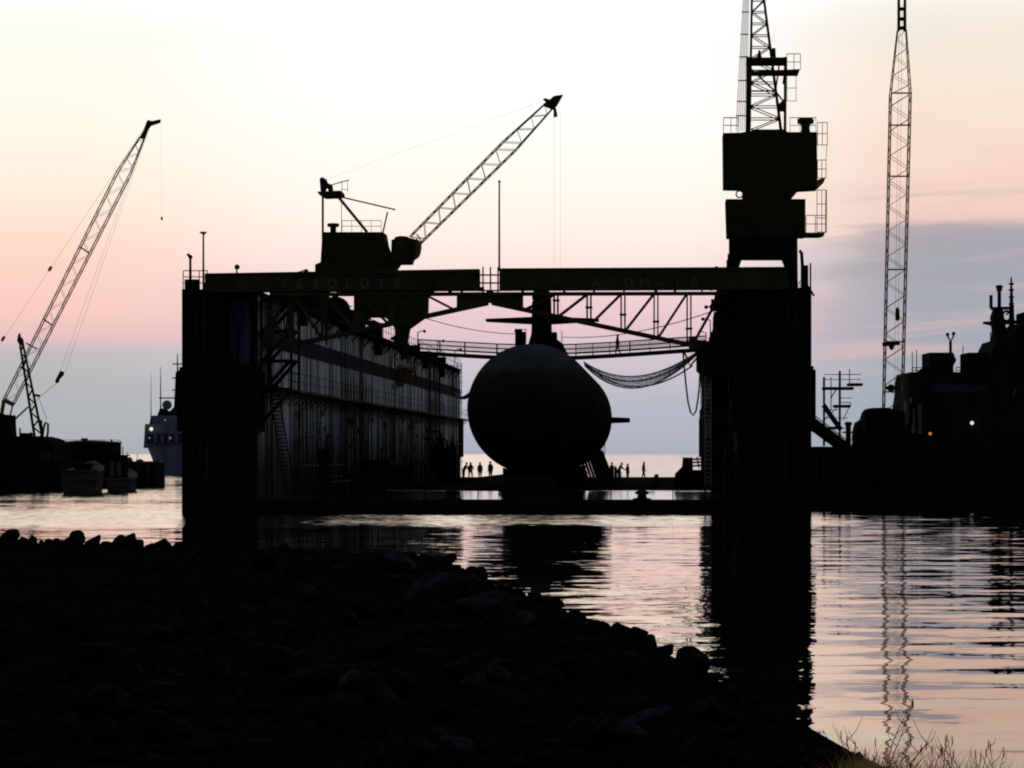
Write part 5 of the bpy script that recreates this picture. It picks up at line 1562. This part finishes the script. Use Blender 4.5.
# ---- storage tank on shore
YT = 420
mb = MB(); p = P(89, 0, YT)
tk = empty('storage_tank', loc=V((p.x, YT, 0)), label='wide dull storage tank with a shallow roof behind the moored boats', cat='tank')
r_ = 32 / F * YT; zt = P(0, 443.5, YT).z
mb.lathe([(r_, P(0, 463, 350).z - .05), (r_, zt), (r_ + .12, zt + .02), (r_ + .12, zt + .14), (r_ * .4, zt + .38), (.1, zt + .42)], (p.x, YT, 0), 40); mb.build('shell', 'tank', tk)
mb = MB(); c = P(84.5, 442, YT); mb.lathe([(.35, -.3), (.35, .25), (.5, .3), (.4, .5)], c, 10); c = P(111.5, 443, YT - 1); mb.tube(c - V((0, 0, .6)), c + V((0, 0, .5)), .12, 6); mb.build('vent', 'tank', tk)
mb = MB(); rail(mb, [V((p.x + r_ * math.cos(t), YT + r_ * math.sin(t), zt)) for t in [math.pi + math.pi * i / 10 for i in range(11)]], .45, .03); mb.build('roof_rail', 'tank', tk)
# ---- wharf and boats
mb = MB(); zw = P(0, 463, 350).z
wp = [(-53, 350), (-38.5, 350), (-38.5, 355), (-46.5, 372), (-48.6, 440), (-75, 440), (-75, 372)]
wf = mb.prism([V((x, y, zw)) for x, y in wp], [V((x, y, -2)) for x, y in wp]).build('wharf', 'barge'); tag(wf, 'black timber wharf ending beside the patrol ship', 'wharf')
for i in range(12):
    mb = MB(); x = 50 + i * 9.8; p = P(x, 487, 349.7); mb.tube((p.x, 349.7, -2), (p.x, 349.7, zw - .1), .2, 7); mb.build('pile', 'timber', wf)
for (xa, xb, ya, lab) in ((126, 133, 456.5, 'pale tarpaulin heap on the wharf beside the cabin boat'), (136, 144, 458.5, 'low pale heap near the wharf end')):
    mb = MB(); a, b = P(xa, 463, 353.5), P(xb, ya, 353.5)
    w = (b.x - a.x) / 2; mb.lathe([(w, 0), (w * .95, (b.z - a.z) * .5), (w * .6, (b.z - a.z) * .9), (w * .1, b.z - a.z)], ((a.x + b.x) / 2, 353.5, a.z - .05), 10)
    o = mb.build('tarpaulin', 'pane'); tag(o, lab, 'tarpaulin')
    mb = MB(); mb.tube((a.x, 353.5, a.z), (a.x + .2, 353.5, b.z + .5), .04, 5); mb.build('pole', 'steel', o)
def workboat(x0, x1, yw, yd, Y, label, cabin):
    a, b = P(x0, yw, Y), P(x1, yw, Y); zd = P(0, yd, Y).z; cx = (a.x + b.x) / 2; hw = (b.x - a.x) / 2
    root = empty('workboat', loc=V((cx, Y, 0)), label=label, cat='boat')
    mb = MB(); secs = []
    for y, k, up in ((0, .96, 0), (2, 1.0, 0), (5, .97, .1), (8, .7, .45), (10, .08, .9)):
        secs.append([V((cx - hw * k, Y + y, zd + up)), V((cx - hw * k * .86, Y + y, .1)), V((cx - hw * k * .5, Y + y, -.6)), V((cx + hw * k * .5, Y + y, -.6)), V((cx + hw * k * .86, Y + y, .1)), V((cx + hw * k, Y + y, zd + up))])
    n = 6
    mb.add([p for s in secs for p in s], [tuple(range(n))[::-1], tuple(range(4 * n, 5 * n))] + [(k * n + i, k * n + (i + 1) % n, (k + 1) * n + (i + 1) % n, (k + 1) * n + i) for k in range(4) for i in range(n)])
    mb.build('hull', 'boat', root)
    mb = MB(); mb.bar((cx - hw, Y - .05, zd), (cx + hw, Y - .05, zd), .16, .14); mb.bar((cx - hw * .95, Y - .06, zd * .55), (cx + hw * .95, Y - .06, zd * .55), .1, .1); mb.build('rubbing_strake', 'pane' if cabin else 'boat', root)
    if cabin:
        c0, c1, cy = cabin; A_, B_ = P(c0, yd, Y + 3), P(c1, cy, Y + 3)
        mb = MB(); mb.box(A_.x, B_.x, Y + 2.4, Y + 5.4, zd - .2, B_.z); mb.box(A_.x - .15, B_.x + .15, Y + 2.2, Y + 5.7, B_.z, B_.z + .12); cbn = mb.build('cabin', 'barge', root)
        for k in range(2):
            w = (B_.x - A_.x); xx = A_.x + w * (.52 + .24 * k)
            mb = MB(); mb.box(xx, xx + w * .13, Y + 2.36, Y + 2.42, zd + .2, zd + (B_.z - zd) * .75); mb.build('window', 'pane', cbn)
        mb = MB(); mb.tube((cx, Y + 3.5, B_.z), (cx, Y + 3.5, B_.z + .9), .05, 6); mb.build('mast', 'steel', root)
    else:
        mb = MB(); mb.box(cx - hw * .55, cx + hw * .2, Y + 4, Y + 6.5, zd - .3, zd + .55); mb.box(cx - hw * .62, cx + hw * .27, Y + 3.9, Y + 6.6, zd + .55, zd + .65); mb.build('cuddy', 'barge', root)
    return root
workboat(60, 98, 494, 471, 284, 'grey planked workboat moored stern on beside the barge', None)
workboat(105, 131.5, 491, 478.5, 304, 'small cabin boat with pale stern rail, rightmost of the moored boats', (96, 125, 456))

# ---- white patrol ship, bow on, far off
YP = 540
ps = empty('patrol_ship', loc=V((P(172, 0, YP).x, YP, 0)), label='pale patrol ship seen bow on far behind the left dock wall', cat='ship')
pp = lambda px, py, d=0: P(px, py, YP + d)
mb = MB(); secs = []
for d, wd, ww_, zt in ((0, 12, 5, 446), (2, 22, 12, 447), (5, 28, 17, 447), (12, 29.5, 19, 447), (60, 29, 20, 449), (70, 27, 18, 450)):
    secs.append([P(172 - wd, zt, YP) + V((0, d, 0)), P(172 - ww_, 474.5, YP) + V((0, d, 0)), P(172 - ww_ * .6, 478, YP) + V((0, d, -1)), P(172 + ww_ * .6, 478, YP) + V((0, d, -1)), P(172 + ww_, 474.5, YP) + V((0, d, 0)), P(172 + wd, zt, YP) + V((0, d, 0))])
n = 6
mb.add([p for s in secs for p in s], [tuple(range(n))[::-1], tuple(range(5 * n, 6 * n))] + [(k * n + i, k * n + (i + 1) % n, (k + 1) * n + (i + 1) % n, (k + 1) * n + i) for k in range(5) for i in range(n)])
mb.build('hull', 'white', ps)
pP = lambda o_, d0, d1: pb(o_, d0, d1, YP)
mb = MB(); mb.prism(*pP([(143.5, 448), (145, 424), (199, 424), (200.5, 448)], 22, 44)); mb.prism(*pP([(149, 425), (151, 415.5), (193, 415.5), (195, 425)], 25, 40)); br = mb.build('bridge_house', 'white', ps)
mb = MB(); mb.prism(*pP([(146.5, 443), (197.5, 443), (197, 433.5), (147, 433.5)], 21.6, 22.1)); mb.build('bridge_windows', 'glass', br)
mb = MB()
for x in (154, 161, 168, 175, 182, 189): mb.prism(*pP([(x, 443), (x + 2.6, 443), (x + 2.3, 434), (x + .3, 434)], 21.4, 21.7))
mb.build('window_frame', 'white', br)
mb = MB(); mb.prism(*pP([(157, 416), (160, 408), (164, 411), (170, 411), (175, 406), (184, 406), (187, 416)], 26, 36)); mb.prism(*pP([(174, 408), (175.5, 372), (180.5, 372), (183, 408)], 30, 34)); ms = mb.build('mast', 'navy', ps)
mb = MB(); mb.ball(pp(167, 405, 26), .85, 12); mb.build('radome', 'white', ms)
mb = MB()
for y, a, b in ((398, 159, 190), (390, 172, 186), (378, 172, 184), (364, 172.5, 183)): mb.bar(pp(a, y, 30), pp(b, y, 30), .22)
mb.tube(pp(160.7, 410, 28), pp(160.5, 367, 28), .14, 5, .05); mb.tube(pp(151, 424, 24), pp(151, 374, 24), .09, 5, .03); mb.tube(pp(177.5, 375, 32), pp(177.5, 354, 32), .16, 6, .08)
mb.build('yard_and_whips', 'navy', ms)
for x, y, m_, r in ((151.3, 429, 'l_white', .33), (165, 420, 'l_red', .16), (149.3, 438, 'l_red', .16), (170.2, 438, 'l_red', .2)):
    mb = MB(); mb.ball(P(x, y, YP + 20.5), r, 8); mb.build('navigation_lamp', m_, br)
mb = MB(); mb.ball(P(532, 300.5, 226), .06, 6); o = mb.build('work_lamp', 'l_pale', sl_);
